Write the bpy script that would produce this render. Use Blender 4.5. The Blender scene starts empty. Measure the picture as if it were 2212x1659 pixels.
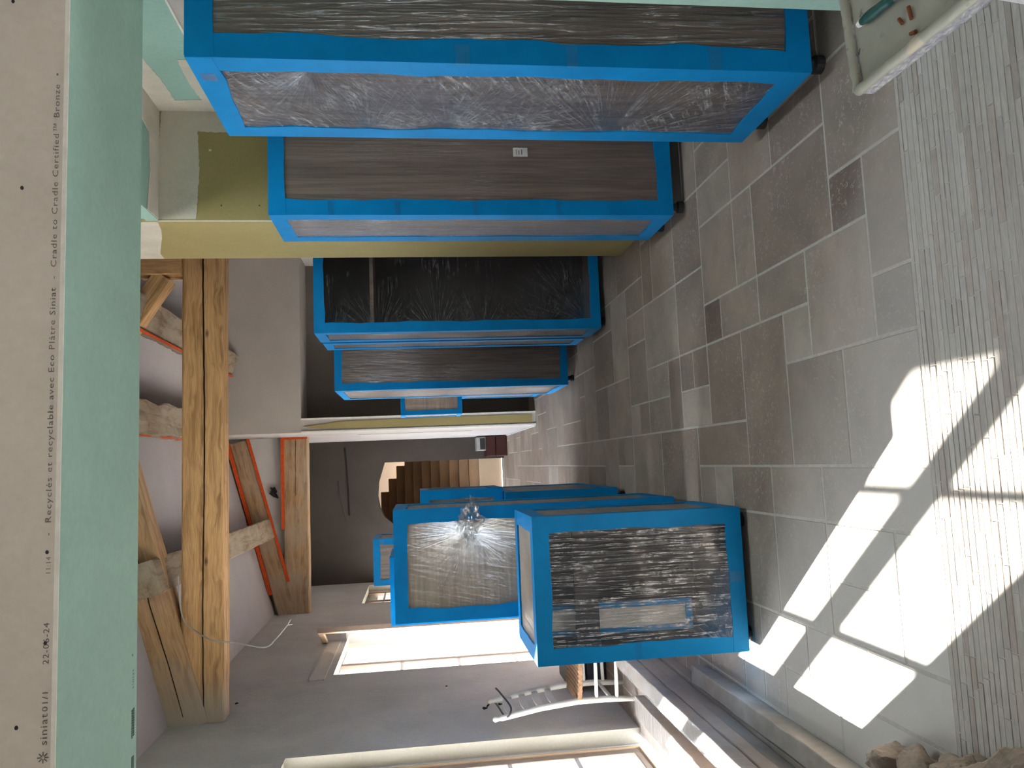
import bpy, bmesh, math, random
from mathutils import Vector, Matrix
random.seed(7)
SC = bpy.context.scene
COL = SC.collection
PI = math.pi

# ------------------------------------------------------------------ camera
def make_camera():
    cd = bpy.data.cameras.new('camera')
    cam = bpy.data.objects.new('camera', cd)
    COL.objects.link(cam)
    cd.sensor_fit = 'HORIZONTAL'
    cd.sensor_width = 36.0
    cd.lens = 36.0 * 1650.0 / 2212.0
    cd.clip_start = 0.05
    cd.clip_end = 200
    # world axes expressed in the phone's (right, up, forward) frame; the phone is held on its side
    X = (0.99396897, 0.04064051, 0.10185306)
    Y = (-0.106144, 0.12318683, 0.98669066)
    Z = (-0.02755265, 0.99155098, -0.12675764)
    R = Vector((X[0], Y[0], Z[0])); U = Vector((X[1], Y[1], Z[1])); F = Vector((X[2], Y[2], Z[2]))
    m = Matrix.Identity(4)
    for i, v in enumerate((-U, R, -F)):
        for r in range(3):
            m[r][i] = v[r]
    m[0][3], m[1][3], m[2][3] = 0, 0, 1.55
    cam.matrix_world = m
    SC.camera = cam
make_camera()

# ------------------------------------------------------------------ world, sun, exposure
W = bpy.data.worlds.new('sky'); SC.world = W
W.use_nodes = True
wn = W.node_tree; wn.nodes.clear()
wo = wn.nodes.new('ShaderNodeOutputWorld'); wb = wn.nodes.new('ShaderNodeBackground')
wb.inputs['Color'].default_value = (0.80, 0.90, 1.0, 1)
wb.inputs['Strength'].default_value = 6.5
wn.links.new(wb.outputs[0], wo.inputs[0])
sd = bpy.data.lights.new('sun', 'SUN'); sun = bpy.data.objects.new('sun', sd); COL.objects.link(sun)
sd.energy = 22.0; sd.angle = math.radians(0.6); sd.color = (1.0, 0.95, 0.88)
sun.rotation_euler = Vector((0.92, -1.145, -1.0)).to_track_quat('-Z', 'Y').to_euler()
sun.location = (-12, 14, 12)
def portal(name, x, y, z, w, h, rot):
    l = bpy.data.lights.new(name, 'AREA'); l.shape = 'RECTANGLE'; l.size = w; l.size_y = h
    l.energy = 1; l.cycles.is_portal = True
    o = bpy.data.objects.new(name, l); COL.objects.link(o); o.location = (x, y, z); o.rotation_euler = rot
for y0, y1 in ((3.86, 5.62), (7.70, 9.50), (11.55, 13.30), (-2.2, -0.6)):
    portal('daylight_portal', -2.48, (y0 + y1) / 2 + .1, 1.35, 2.7, y1 - y0 + .2, (0, 0, 0))
for p in [o for o in COL.objects if o.name.startswith('daylight_portal')]:
    p.rotation_euler = (0, -PI / 2, 0)
portal('added_roof_portal', 1.115, 2.875, 4.30, .75, 1.27, (0, math.radians(8.8), 0))  # portal of the added, unseen roof window
SC.view_settings.view_transform = 'Standard'
SC.view_settings.look = 'None'
SC.view_settings.exposure = 1.68
SC.view_settings.gamma = 1.0
SC.view_settings.use_curve_mapping = False

# ------------------------------------------------------------------ node helpers
def new_mat(name):
    m = bpy.data.materials.new(name); m.use_nodes = True
    nt = m.node_tree; nt.nodes.clear()
    out = nt.nodes.new('ShaderNodeOutputMaterial')
    return m, nt, out
def N(nt, typ, **kw):
    n = nt.nodes.new(typ)
    for k, v in kw.items():
        if k.startswith('i_'):
            n.inputs[k[2:].replace('_', ' ')].default_value = v
        else:
            setattr(n, k, v)
    return n
def L(nt, a, b): nt.links.new(a, b)
def ramp(nt, fac, stops):
    r = nt.nodes.new('ShaderNodeValToRGB')
    e = r.color_ramp.elements
    while len(e) < len(stops): e.new(0.5)
    for i, (p, c) in enumerate(stops):
        e[i].position = p
        e[i].color = (c, c, c, 1) if isinstance(c, (int, float)) else (*c, 1)
    L(nt, fac, r.inputs[0])
    return r.outputs[0]
def mapping(nt, scale=(1, 1, 1), coord='Object', loc=(0, 0, 0), rot=(0, 0, 0)):
    tc = nt.nodes.new('ShaderNodeTexCoord'); mp = nt.nodes.new('ShaderNodeMapping')
    mp.inputs['Scale'].default_value = scale; mp.inputs['Location'].default_value = loc
    mp.inputs['Rotation'].default_value = rot
    L(nt, tc.outputs[coord], mp.inputs[0])
    return mp.outputs[0]
def noise(nt, vec, scale, detail=4, rough=0.55, dist=0.0):
    n = nt.nodes.new('ShaderNodeTexNoise')
    n.inputs['Scale'].default_value = scale; n.inputs['Detail'].default_value = detail
    n.inputs['Roughness'].default_value = rough; n.inputs['Distortion'].default_value = dist
    L(nt, vec, n.inputs['Vector'])
    return n.outputs[0]
def mixc(nt, fac, a, b, mode='MIX'):
    m = nt.nodes.new('ShaderNodeMix'); m.data_type = 'RGBA'; m.blend_type = mode
    for s, v in ((0, fac), (6, a), (7, b)):
        if isinstance(v, (tuple, float, int)):
            m.inputs[s].default_value = (*v, 1) if isinstance(v, tuple) else v
        else:
            L(nt, v, m.inputs[s])
    return m.outputs[2]
def math_n(nt, op, a, b=None, clamp=False):
    m = nt.nodes.new('ShaderNodeMath'); m.operation = op; m.use_clamp = clamp
    for i, v in enumerate((a, b)):
        if v is None: continue
        if isinstance(v, (int, float)): m.inputs[i].default_value = v
        else: L(nt, v, m.inputs[i])
    return m.outputs[0]
def bump(nt, h, strength=0.3, dist=0.01):
    b = nt.nodes.new('ShaderNodeBump'); b.inputs['Strength'].default_value = strength
    b.inputs['Distance'].default_value = dist
    L(nt, h, b.inputs['Height'])
    return b.outputs[0]
def principled(nt, out, color, rough=0.7, normal=None, spec=0.3, metal=0.0, coat=0.0):
    p = nt.nodes.new('ShaderNodeBsdfPrincipled')
    if isinstance(color, tuple): p.inputs['Base Color'].default_value = (*color, 1)
    else: L(nt, color, p.inputs['Base Color'])
    if isinstance(rough, (int, float)): p.inputs['Roughness'].default_value = rough
    else: L(nt, rough, p.inputs['Roughness'])
    p.inputs['Specular IOR Level'].default_value = spec
    p.inputs['Metallic'].default_value = metal
    p.inputs['Coat Weight'].default_value = coat
    if normal is not None: L(nt, normal, p.inputs['Normal'])
    L(nt, p.outputs[0], out.inputs[0])
    return p

# ------------------------------------------------------------------ materials
def m_plaster(name, base, var=0.12, sc=3.0, bstr=0.25, warm=(1, 1, 1), streak=0.0, rough=0.9):
    m, nt, out = new_mat(name)
    v = mapping(nt)
    n1 = noise(nt, v, sc, 6, 0.6, 0.4)
    n2 = noise(nt, v, 55, 3, 0.6)
    lo = tuple(max(0, c * (1 - var)) for c in base); hi = tuple(min(1, c * (1 + var) * w) for c, w in zip(base, warm))
    c = ramp(nt, n1, [(0.3, lo), (0.7, hi)])
    c = mixc(nt, 0.12, c, ramp(nt, n2, [(0.3, 0.35), (0.7, 0.75)]), 'OVERLAY')
    h = n2
    if streak:
        v2 = mapping(nt, (1, 9, 2.2), rot=(0.7, 0, 0))
        s = noise(nt, v2, 4, 3, 0.5, 0.8)
        sr = ramp(nt, s, [(0.62, 0.0), (0.72, 1.0)])
        c = mixc(nt, math_n(nt, 'MULTIPLY', sr, streak), c, tuple(min(1, k * 1.35) for k in base))
        h = math_n(nt, 'ADD', n2, math_n(nt, 'MULTIPLY', s, 0.8))
    principled(nt, out, c, rough, bump(nt, h, bstr, 0.006), 0.2)
    return m
M = {}
M['cement'] = m_plaster('cement_render', (0.44, 0.415, 0.39), 0.14, 1.2, 0.35, (1, 1, 1), 0.35)
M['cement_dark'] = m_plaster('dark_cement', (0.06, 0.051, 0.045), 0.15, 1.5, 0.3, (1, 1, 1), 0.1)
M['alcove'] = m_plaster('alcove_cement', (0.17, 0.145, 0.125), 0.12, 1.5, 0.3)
M['plaster'] = m_plaster('beige_plaster', (0.47, 0.425, 0.385), 0.06, 1.5, 0.12)
M['ceil'] = m_plaster('ceiling_plaster', (0.42, 0.385, 0.385), 0.08, 1.0, 0.12)
M['compound'] = m_plaster('joint_compound', (0.62, 0.56, 0.47), 0.08, 6, 0.3)
M['reveal'] = m_plaster('reveal_plaster', (0.31, 0.28, 0.225), 0.05, 3, 0.12)
M['paper'] = m_plaster('grey_board_paper', (0.60, 0.55, 0.475), 0.05, 5, 0.08)
M['green'] = m_plaster('green_board', (0.315, 0.475, 0.41), 0.07, 2.5, 0.06)
M['olive'] = m_plaster('olive_board', (0.36, 0.285, 0.125), 0.06, 2.5, 0.06)
M['gypsum'] = m_plaster('gypsum_core', (0.75, 0.73, 0.66), 0.1, 20, 0.3)
M['white'] = m_plaster('white_plaster', (0.62, 0.59, 0.57), 0.06, 3, 0.1)
M['orange'] = m_plaster('orange_seal', (0.62, 0.085, 0.02), 0.2, 25, 0.3)

def m_timber(name, a=(0.61, 0.365, 0.17), b=(0.34, 0.18, 0.075), dust=0.0, rough=0.75, end=0.0):
    m, nt, out = new_mat(name)
    v = mapping(nt, (0.45, 9, 9))
    warp = noise(nt, mapping(nt, (1.2, 3, 3)), 2.0, 2, 0.5)
    vm = nt.nodes.new('ShaderNodeVectorMath'); vm.operation = 'ADD'
    L(nt, v, vm.inputs[0])
    cb = nt.nodes.new('ShaderNodeCombineXYZ'); L(nt, math_n(nt, 'MULTIPLY', warp, 1.6), cb.inputs[1]); L(nt, math_n(nt, 'MULTIPLY', warp, 1.2), cb.inputs[2])
    L(nt, cb.outputs[0], vm.inputs[1])
    g = noise(nt, vm.outputs[0], 2.2, 3, 0.5, 0.3)
    w = nt.nodes.new('ShaderNodeTexWave'); w.wave_type = 'BANDS'; w.bands_direction = 'Z'
    w.inputs['Scale'].default_value = 1.1; w.inputs['Distortion'].default_value = 3.5; w.inputs['Detail'].default_value = 2
    w.inputs['Detail Scale'].default_value = 0.6
    L(nt, vm.outputs[0], w.inputs[0])
    fine = noise(nt, mapping(nt, (2.5, 60, 60)), 3, 3, 0.6)
    base = ramp(nt, g, [(0.30, b), (0.52, a), (0.8, tuple(min(1, c * 1.12) for c in a))])
    c = mixc(nt, math_n(nt, 'MULTIPLY', ramp(nt, w.outputs[0], [(0.0, 0.9), (0.15, 0.0)]), 0.35), base, b)
    c = mixc(nt, 0.3, c, ramp(nt, fine, [(0.35, 0.2), (0.6, 0.62)]), 'OVERLAY')
    # knots
    vo = nt.nodes.new('ShaderNodeTexVoronoi'); vo.inputs['Scale'].default_value = 2.3
    L(nt, mapping(nt, (0.8, 1.7, 1.7)), vo.inputs[0])
    k = ramp(nt, vo.outputs[0], [(0.02, 1.0), (0.085, 0.0)])
    c = mixc(nt, math_n(nt, 'MULTIPLY', k, 0.85), c, (0.10, 0.05, 0.025))
    if dust:
        d = noise(nt, mapping(nt), 3.0, 4, 0.6)
        c = mixc(nt, math_n(nt, 'MULTIPLY', ramp(nt, d, [(0.4, 0.0), (0.65, 1.0)]), dust), c, (0.42, 0.36, 0.29))
    if end:     # plaster smeared over the end built into the wall
        sx = nt.nodes.new('ShaderNodeSeparateXYZ'); L(nt, mapping(nt), sx.inputs[0])
        dn = noise(nt, mapping(nt, (2, 5, 5)), 3.0, 4, 0.6)
        em = ramp(nt, math_n(nt, 'ADD', math_n(nt, 'MULTIPLY', sx.outputs[0], 1.0 / end), math_n(nt, 'MULTIPLY', dn, 0.5)), [(0.30, 0.95), (0.95, 0.0)])
        c = mixc(nt, em, c, (0.44, 0.37, 0.30))
    h = math_n(nt, 'ADD', math_n(nt, 'MULTIPLY', g, 0.7), fine)
    principled(nt, out, c, rough, bump(nt, h, 0.5, 0.006), 0.25)
    return m
M['timber'] = m_timber('old_pine_timber')
M['timber_main'] = m_timber('pine_tie_beam', end=0.55)
M['timber_raft'] = m_timber('pine_rafter', (0.50, 0.30, 0.15), (0.28, 0.15, 0.065), 0.2, 0.8, 0.8)
M['timber_dusty'] = m_timber('dusty_pine_timber', (0.46, 0.29, 0.15), (0.25, 0.14, 0.065), 0.5)
M['timber_rough'] = m_timber('hewn_timber', (0.33, 0.25, 0.17), (0.16, 0.11, 0.07), 0.5, 0.9)
M['crack'] = new_mat('timber_crack')[0]
principled(M['crack'].node_tree, M['crack'].node_tree.nodes[0], (0.03, 0.016, 0.008), 1.0)

def m_veneer(name, a=(0.235, 0.175, 0.140), b=(0.115, 0.082, 0.066), scale=(30, 30, 0.9)):
    m, nt, out = new_mat(name)
    g = noise(nt, mapping(nt, scale), 3.0, 5, 0.62, 0.25)
    g2 = noise(nt, mapping(nt, tuple(s * 0.25 for s in scale)), 2.0, 3, 0.5, 0.6)
    f = math_n(nt, 'ADD', math_n(nt, 'MULTIPLY', g, 0.6), math_n(nt, 'MULTIPLY', g2, 0.4))
    c = ramp(nt, f, [(0.36, b), (0.5, tuple((x + y) / 2 for x, y in zip(a, b))), (0.62, a)])
    principled(nt, out, c, 0.55, bump(nt, g, 0.12, 0.002), 0.35)
    return m
M['veneer'] = m_veneer('walnut_veneer')
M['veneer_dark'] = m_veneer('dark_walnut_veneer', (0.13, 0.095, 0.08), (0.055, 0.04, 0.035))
M['veneer_h'] = m_veneer('walnut_veneer_crosswise', (0.17, 0.125, 0.105), (0.085, 0.06, 0.05), (0.9, 0.9, 30))
M['veneer_light'] = m_veneer('pale_walnut_veneer', (0.44, 0.33, 0.25), (0.27, 0.20, 0.155), (1.2, 1.2, 24))

def m_simple(name, col, rough=0.6, spec=0.3, nsc=12, var=0.15, b=0.1, metal=0.0):
    m, nt, out = new_mat(name)
    n = noise(nt, mapping(nt), nsc, 4, 0.6)
    c = ramp(nt, n, [(0.3, tuple(x * (1 - var) for x in col)), (0.7, tuple(min(1, x * (1 + var)) for x in col))])
    principled(nt, out, c, rough, bump(nt, n, b, 0.004), spec, metal)
    return m
M['blue'] = m_simple('blue_foam', (0.0, 0.205, 0.50), 0.5, 0.15, 5, 0.12, 0.12)
M['interior'] = m_simple('dark_cabinet_inside', (0.045, 0.036, 0.034), 0.5, 0.4, 8, 0.1)
M['rail'] = m_simple('dark_rail', (0.05, 0.045, 0.048), 0.6, 0.3)
M['black'] = m_simple('black_plastic', (0.012, 0.012, 0.013), 0.45, 0.5)
M['label'] = m_simple('paper_label', (0.6, 0.6, 0.58), 0.6)
M['ink'] = m_simple('printing_ink', (0.045, 0.045, 0.045), 0.8, 0.1)
M['ink_green'] = m_simple('green_printing_ink', (0.07, 0.13, 0.11), 0.8, 0.1)
M['ink_grey'] = m_simple('faded_printing_ink', (0.16, 0.15, 0.135), 0.8, 0.1, 60, 0.4)
M['chairpaint'] = m_simple('cream_chair_paint', (0.46, 0.43, 0.375), 0.5, 0.4, 6, 0.08)
M['rush'] = m_simple('brown_woven_seat', (0.22, 0.12, 0.065), 0.8, 0.2, 60, 0.35, 0.6)
M['pale_wood'] = m_simple('pale_window_wood', (0.60, 0.43, 0.28), 0.5, 0.4, 5, 0.08)
M['winwood'] = m_simple('brown_window_wood', (0.30, 0.22, 0.17), 0.5, 0.4, 5, 0.1)
M['winwhite'] = m_simple('white_window_bar', (0.62, 0.60, 0.58), 0.4, 0.4, 5, 0.05)
M['board'] = m_simple('taupe_board', (0.25, 0.205, 0.175), 0.75, 0.2, 4, 0.15, 0.3)
M['board_dusty'] = m_simple('dusty_taupe_board', (0.31, 0.275, 0.245), 0.85, 0.2, 7, 0.2, 0.4)
M['stair'] = m_simple('stair_wood', (0.36, 0.235, 0.145), 0.7, 0.2, 4, 0.1)
M['stairwall'] = m_plaster('warm_stair_plaster', (0.50, 0.37, 0.26), 0.06, 2, 0.1)
M['redbrown'] = m_simple('dark_red_crate', (0.045, 0.010, 0.008), 0.6, 0.3)
M['darkgrey'] = m_simple('dark_grey_case', (0.045, 0.05, 0.06), 0.5, 0.3)
M['greybox'] = m_simple('grey_case', (0.32, 0.31, 0.30), 0.6, 0.3)
M['cable'] = m_simple('grey_cable', (0.40, 0.37, 0.33), 0.5, 0.3)
M['cable_dark'] = m_simple('black_cable', (0.03, 0.03, 0.032), 0.5, 0.3)
M['hole'] = m_simple('dark_hole', (0.03, 0.028, 0.026), 1.0, 0.0)
M['stone'] = m_plaster('rubble_stone', (0.30, 0.245, 0.20), 0.3, 9, 0.9)
M['ground'] = m_plaster('pale_terrace', (0.50, 0.47, 0.42), 0.1, 2, 0.2)
M['green_grip'] = m_simple('green_tool_grip', (0.012, 0.07, 0.06), 0.4, 0.4, 40, 0.3, 0.4)
M['butt'] = m_simple('brown_cigarette_end', (0.22, 0.075, 0.03), 0.8)
M['cloth'] = m_simple('white_ribbed_cloth', (0.72, 0.68, 0.68), 0.8)
M['steel'] = m_simple('galvanised_steel', (0.35, 0.35, 0.36), 0.4, 0.5, 10, 0.1, 0.1, 0.7)

def m_tray():
    m, nt, out = new_mat('stained_white_plastic')
    v = mapping(nt)
    base = ramp(nt, noise(nt, v, 4, 5, 0.6), [(0.3, (0.30, 0.295, 0.235)), (0.7, (0.43, 0.42, 0.35))])
    sp = noise(nt, v, 26, 5, 0.75)
    sp2 = noise(nt, mapping(nt, loc=(4, 2, 1)), 3.2, 3, 0.6)
    spm = math_n(nt, 'MULTIPLY', ramp(nt, sp, [(0.60, 0.0), (0.66, 1.0)]), ramp(nt, sp2, [(0.5, 0.0), (0.6, 1.0)]))
    c = mixc(nt, spm, base, (0.06, 0.065, 0.045))
    c = mixc(nt, ramp(nt, noise(nt, mapping(nt, loc=(1, 9, 1)), 5, 3, 0.6), [(0.62, 0.0), (0.64, 0.7)]), c, (0.55, 0.47, 0.34))
    principled(nt, out, c, 0.5, bump(nt, sp, 0.35, 0.004), 0.4)
    return m
M['tray'] = m_tray()
def m_trayside():
    m, nt, out = new_mat('plaster_spattered_rim')
    v = mapping(nt, (1, 1, 2.5))
    sp = noise(nt, v, 38, 5, 0.7, 0.6)
    c = ramp(nt, sp, [(0.36, (0.17, 0.18, 0.22)), (0.55, (0.36, 0.36, 0.38)), (0.62, (0.52, 0.51, 0.48))])
    principled(nt, out, c, 0.6, bump(nt, sp, 0.6, 0.006), 0.4)
    return m
M['trayside'] = m_trayside()

def m_tile():
    m, nt, out = new_mat('travertine_tile')
    at = nt.nodes.new('ShaderNodeVertexColor'); at.layer_name = 'tone'
    v = mapping(nt)
    n1 = noise(nt, v, 3.5, 6, 0.65, 0.3)
    c = mixc(nt, 0.75, at.outputs[0], ramp(nt, n1, [(0.3, 0.36), (0.7, 0.66)]), 'OVERLAY')
    # dust smears and pits
    du = noise(nt, v, 48, 4, 0.7, 1.2)
    area = noise(nt, mapping(nt, loc=(3, 1, 0)), 2.2, 4, 0.6)
    dm = math_n(nt, 'MULTIPLY', ramp(nt, du, [(0.56, 0.0), (0.63, 1.0)]), ramp(nt, area, [(0.40, 0.12), (0.62, 0.9)]))
    c = mixc(nt, math_n(nt, 'MULTIPLY', dm, 0.6), c, (0.50, 0.47, 0.43))
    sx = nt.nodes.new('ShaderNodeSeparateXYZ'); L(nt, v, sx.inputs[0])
    # dust tone that also paints in daylight, paler towards near threshold and windows
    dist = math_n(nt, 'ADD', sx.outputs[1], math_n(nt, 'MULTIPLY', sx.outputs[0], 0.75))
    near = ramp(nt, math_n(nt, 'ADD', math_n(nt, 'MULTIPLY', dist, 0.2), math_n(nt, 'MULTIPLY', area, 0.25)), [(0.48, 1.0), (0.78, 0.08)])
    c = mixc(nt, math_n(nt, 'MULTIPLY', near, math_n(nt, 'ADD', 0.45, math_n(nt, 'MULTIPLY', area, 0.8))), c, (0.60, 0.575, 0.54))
    principled(nt, out, c, ramp(nt, area, [(0.3, 0.5), (0.7, 0.75)]), bump(nt, math_n(nt, 'ADD', du, n1), 0.35, 0.003), 0.35)
    return m
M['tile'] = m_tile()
M['grout'] = m_plaster('pale_grout', (0.47, 0.435, 0.39), 0.1, 30, 0.6)
def m_strip():
    m, nt, out = new_mat('stone_strip')
    at = nt.nodes.new('ShaderNodeVertexColor'); at.layer_name = 'tone'
    n1 = noise(nt, mapping(nt, (3, 12, 3)), 8, 4, 0.6)
    c = mixc(nt, 0.5, at.outputs[0], ramp(nt, n1, [(0.3, 0.4), (0.7, 0.62)]), 'OVERLAY')
    principled(nt, out, c, 0.85, bump(nt, n1, 0.4, 0.004), 0.2)
    return m
M['strip'] = m_strip()

def m_glass():
    m, nt, out = new_mat('window_glass')
    tr = nt.nodes.new('ShaderNodeBsdfTransparent'); gl = nt.nodes.new('ShaderNodeBsdfGlossy')
    gl.inputs['Roughness'].default_value = 0.02
    fr = nt.nodes.new('ShaderNodeLayerWeight'); fr.inputs['Blend'].default_value = 0.5
    fc = math_n(nt, 'ADD', math_n(nt, 'MULTIPLY', math_n(nt, 'POWER', fr.outputs['Facing'], 5.0), 0.9), 0.06, True)
    mx = nt.nodes.new('ShaderNodeMixShader'); L(nt, fc, mx.inputs[0]); L(nt, tr.outputs[0], mx.inputs[1]); L(nt, gl.outputs[0], mx.inputs[2])
    L(nt, mx.outputs[0], out.inputs[0])
    return m
M['glass'] = m_glass()

def m_film(name, anchors=(), direc=0.0, amt=0.5, refl=0.35, stretch=14.0, milk_glint=0.5, base=0.03, fine=3.0, cover=0.5):
    """Clear stretch film. UV is in metres over the face; anchors are points the creases fan out from."""
    m, nt, out = new_mat(name)
    tc = nt.nodes.new('ShaderNodeTexCoord')
    mp = nt.nodes.new('ShaderNodeMapping'); mp.vector_type = 'TEXTURE'
    mp.inputs['Rotation'].default_value = (0, 0, direc)
    L(nt, tc.outputs['UV'], mp.inputs[0])
    mp2 = nt.nodes.new('ShaderNodeMapping'); mp2.inputs['Scale'].default_value = (1.0, stretch, 1)
    L(nt, mp.outputs[0], mp2.inputs[0])
    g = noise(nt, mp2.outputs[0], fine, 4, 0.6, 0.15)
    patch = noise(nt, tc.outputs['UV'], 2.6, 3, 0.6, 0.3)
    cre = math_n(nt, 'MULTIPLY', ramp(nt, g, [(0.52, 0.0), (0.56, 1.0), (0.60, 0.1)]), ramp(nt, patch, [(cover - .08, 0.0), (cover + .08, 1.0)]))
    h = math_n(nt, 'MULTIPLY', g, 1.0)
    for i, (ax, ay, rad) in enumerate(anchors):
        s = nt.nodes.new('ShaderNodeSeparateXYZ'); L(nt, tc.outputs['UV'], s.inputs[0])
        dx = math_n(nt, 'SUBTRACT', s.outputs[0], ax); dy = math_n(nt, 'SUBTRACT', s.outputs[1], ay)
        ang = math_n(nt, 'ARCTAN2', dy, dx)
        r = math_n(nt, 'SQRT', math_n(nt, 'ADD', math_n(nt, 'MULTIPLY', dx, dx), math_n(nt, 'MULTIPLY', dy, dy)))
        cb = nt.nodes.new('ShaderNodeCombineXYZ')
        L(nt, math_n(nt, 'MULTIPLY', ang, 15.0), cb.inputs[0]); L(nt, math_n(nt, 'MULTIPLY', r, 1.1), cb.inputs[1]); cb.inputs[2].default_value = i * 3.7
        a = noise(nt, cb.outputs[0], 2.2, 4, 0.65, 0.2)
        fall = ramp(nt, math_n(nt, 'DIVIDE', r, rad), [(0.0, 0.15), (0.15, 0.8), (1.0, 0.0)])
        ac = math_n(nt, 'MULTIPLY', ramp(nt, a, [(0.54, 0.0), (0.60, 1.0), (0.64, 0.1)]), fall)
        cre = math_n(nt, 'MAXIMUM', cre, ac)
        h = math_n(nt, 'ADD', h, math_n(nt, 'MULTIPLY', math_n(nt, 'MULTIPLY', a, fall), 1.6))
    nrm = bump(nt, h, 1.0, 0.02)
    brk = ramp(nt, noise(nt, tc.outputs['UV'], 22, 3, 0.7), [(0.40, 0.15), (0.6, 1.0)])
    cre = math_n(nt, 'MULTIPLY', cre, brk)
    fr = nt.nodes.new('ShaderNodeLayerWeight'); fr.inputs['Blend'].default_value = 0.5
    L(nt, nrm, fr.inputs['Normal'])
    fac = math_n(nt, 'ADD', math_n(nt, 'MULTIPLY', math_n(nt, 'POWER', fr.outputs['Facing'], 2.5), refl), math_n(nt, 'MULTIPLY', cre, amt * 0.5), True)
    fac = math_n(nt, 'ADD', fac, base, True)
    tr = nt.nodes.new('ShaderNodeBsdfTransparent'); gl = nt.nodes.new('ShaderNodeBsdfGlossy')
    gl.inputs['Roughness'].default_value = 0.09
    L(nt, nrm, gl.inputs['Normal'])
    mx = nt.nodes.new('ShaderNodeMixShader'); L(nt, fac, mx.inputs[0]); L(nt, tr.outputs[0], mx.inputs[1]); L(nt, gl.outputs[0], mx.inputs[2])
    df = nt.nodes.new('ShaderNodeBsdfDiffuse'); df.inputs[0].default_value = (0.85, 0.85, 0.88, 1)
    tl = nt.nodes.new('ShaderNodeBsdfTranslucent'); tl.inputs[0].default_value = (0.85, 0.85, 0.88, 1)
    ad = nt.nodes.new('ShaderNodeMixShader'); ad.inputs[0].default_value = 0.3
    L(nt, df.outputs[0], ad.inputs[1]); L(nt, tl.outputs[0], ad.inputs[2])
    mx2 = nt.nodes.new('ShaderNodeMixShader')
    L(nt, math_n(nt, 'MULTIPLY', cre, milk_glint * amt, True), mx2.inputs[0]); L(nt, mx.outputs[0], mx2.inputs[1]); L(nt, ad.outputs[0], mx2.inputs[2])  # white creases also paint glints and reflections into the film
    L(nt, mx2.outputs[0], out.inputs[0])
    return m
M['film_vert'] = m_film('stretch_film_vertical', (), PI / 2, 0.35, 0.25, 16, 0.45)
M['film_soft'] = m_film('stretch_film_soft', (), PI / 2 + 0.08, 0.22, 0.22, 12, 0.4)
M['film_tape'] = m_film('clear_tape', (), 0.4, 0.7, 0.6, 5, 0.35, 0.05, 14)
M['film_knot'] = m_film('crumpled_film', (), 0.4, 1.2, 0.8, 3, 0.6, 0.16, 30, .35)

# ------------------------------------------------------------------ mesh helpers
class MB:
    def __init__(s): s.v = []; s.f = []; s.uv = {}; s.col = {}
    def add(s, vs, fs):
        b = len(s.v); s.v += [tuple(p) for p in vs]; s.f += [tuple(b + i for i in f) for f in fs]; return s
    def box(s, x0, x1, y0, y1, z0, z1):
        vs = [(x, y, z) for z in (z0, z1) for y in (y0, y1) for x in (x0, x1)]
        return s.add(vs, [(0, 2, 3, 1), (4, 5, 7, 6), (0, 1, 5, 4), (2, 6, 7, 3), (0, 4, 6, 2), (1, 3, 7, 5)])
    def prism(s, poly, axis, a, b):
        """poly of 2-d points, extruded along axis ('x': (y,z), 'y': (x,z), 'z': (x,y)) from a to b"""
        def P(p, t):
            return {'x': (t, p[0], p[1]), 'y': (p[0], t, p[1]), 'z': (p[0], p[1], t)}[axis]
        n = len(poly)
        vs = [P(p, a) for p in poly] + [P(p, b) for p in poly]
        fs = [tuple(range(n)), tuple(range(2 * n - 1, n - 1, -1))] + [(i, i + n, (i + 1) % n + n, (i + 1) % n) for i in range(n)]
        return s.add(vs, fs)
    def tube(s, pts, r, seg=10, caps=True):
        pts = [Vector(p) for p in pts]; n = len(pts)
        rs = r if isinstance(r, (list, tuple)) else [r] * n
        up = None; rings = []
        for i in range(n):
            d = (pts[min(i + 1, n - 1)] - pts[max(i - 1, 0)]).normalized()
            if up is None:
                up = Vector((0, 0, 1)) if abs(d.z) < 0.9 else Vector((1, 0, 0))
            a = d.cross(up).normalized(); up = a.cross(d).normalized()
            rings.append([pts[i] + (a * math.cos(t) + up * math.sin(t)) * rs[i] for t in [2 * PI * k / seg for k in range(seg)]])
        vs = [p for rg in rings for p in rg]
        fs = [(i * seg + k, i * seg + (k + 1) % seg, (i + 1) * seg + (k + 1) % seg, (i + 1) * seg + k) for i in range(n - 1) for k in range(seg)]
        if caps: fs += [tuple(range(seg - 1, -1, -1)), tuple((n - 1) * seg + k for k in range(seg))]
        return s.add(vs, fs)
    def build(s, name, mat, parent=None, org=(0, 0, 0), smooth=False, bevel=0.0, fix=True):
        me = bpy.data.meshes.new(name)
        o = Vector(org)
        me.from_pydata([tuple(Vector(p) - o) for p in s.v], [], s.f)
        if fix:
            bm = bmesh.new(); bm.from_mesh(me); bmesh.ops.recalc_face_normals(bm, faces=bm.faces); bm.to_mesh(me); bm.free()
        me.materials.append(mat)
        ob = bpy.data.objects.new(name, me); COL.objects.link(ob)
        if parent is not None: ob.parent = parent
        else: ob.location = org
        if smooth:
            for p in me.polygons: p.use_smooth = True
        if bevel:
            b = ob.modifiers.new('bevel', 'BEVEL'); b.width = bevel; b.segments = 2; b.limit_method = 'ANGLE'
        return ob
def thing(name, label, cat, loc, group=None, rotz=0.0):
    o = bpy.data.objects.new(name, None); COL.objects.link(o); o.empty_display_size = 0.1
    o.location = loc; o.rotation_euler = (0, 0, rotz); o['label'] = label; o['category'] = cat
    if group: o['group'] = group
    return o
def tag(o, label, cat, group=None):
    o['label'] = label; o['category'] = cat
    if group: o['group'] = group
    return o
def struct(o, label=None):
    o['kind'] = 'structure'
    if label: o['label'] = label
    return o

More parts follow.
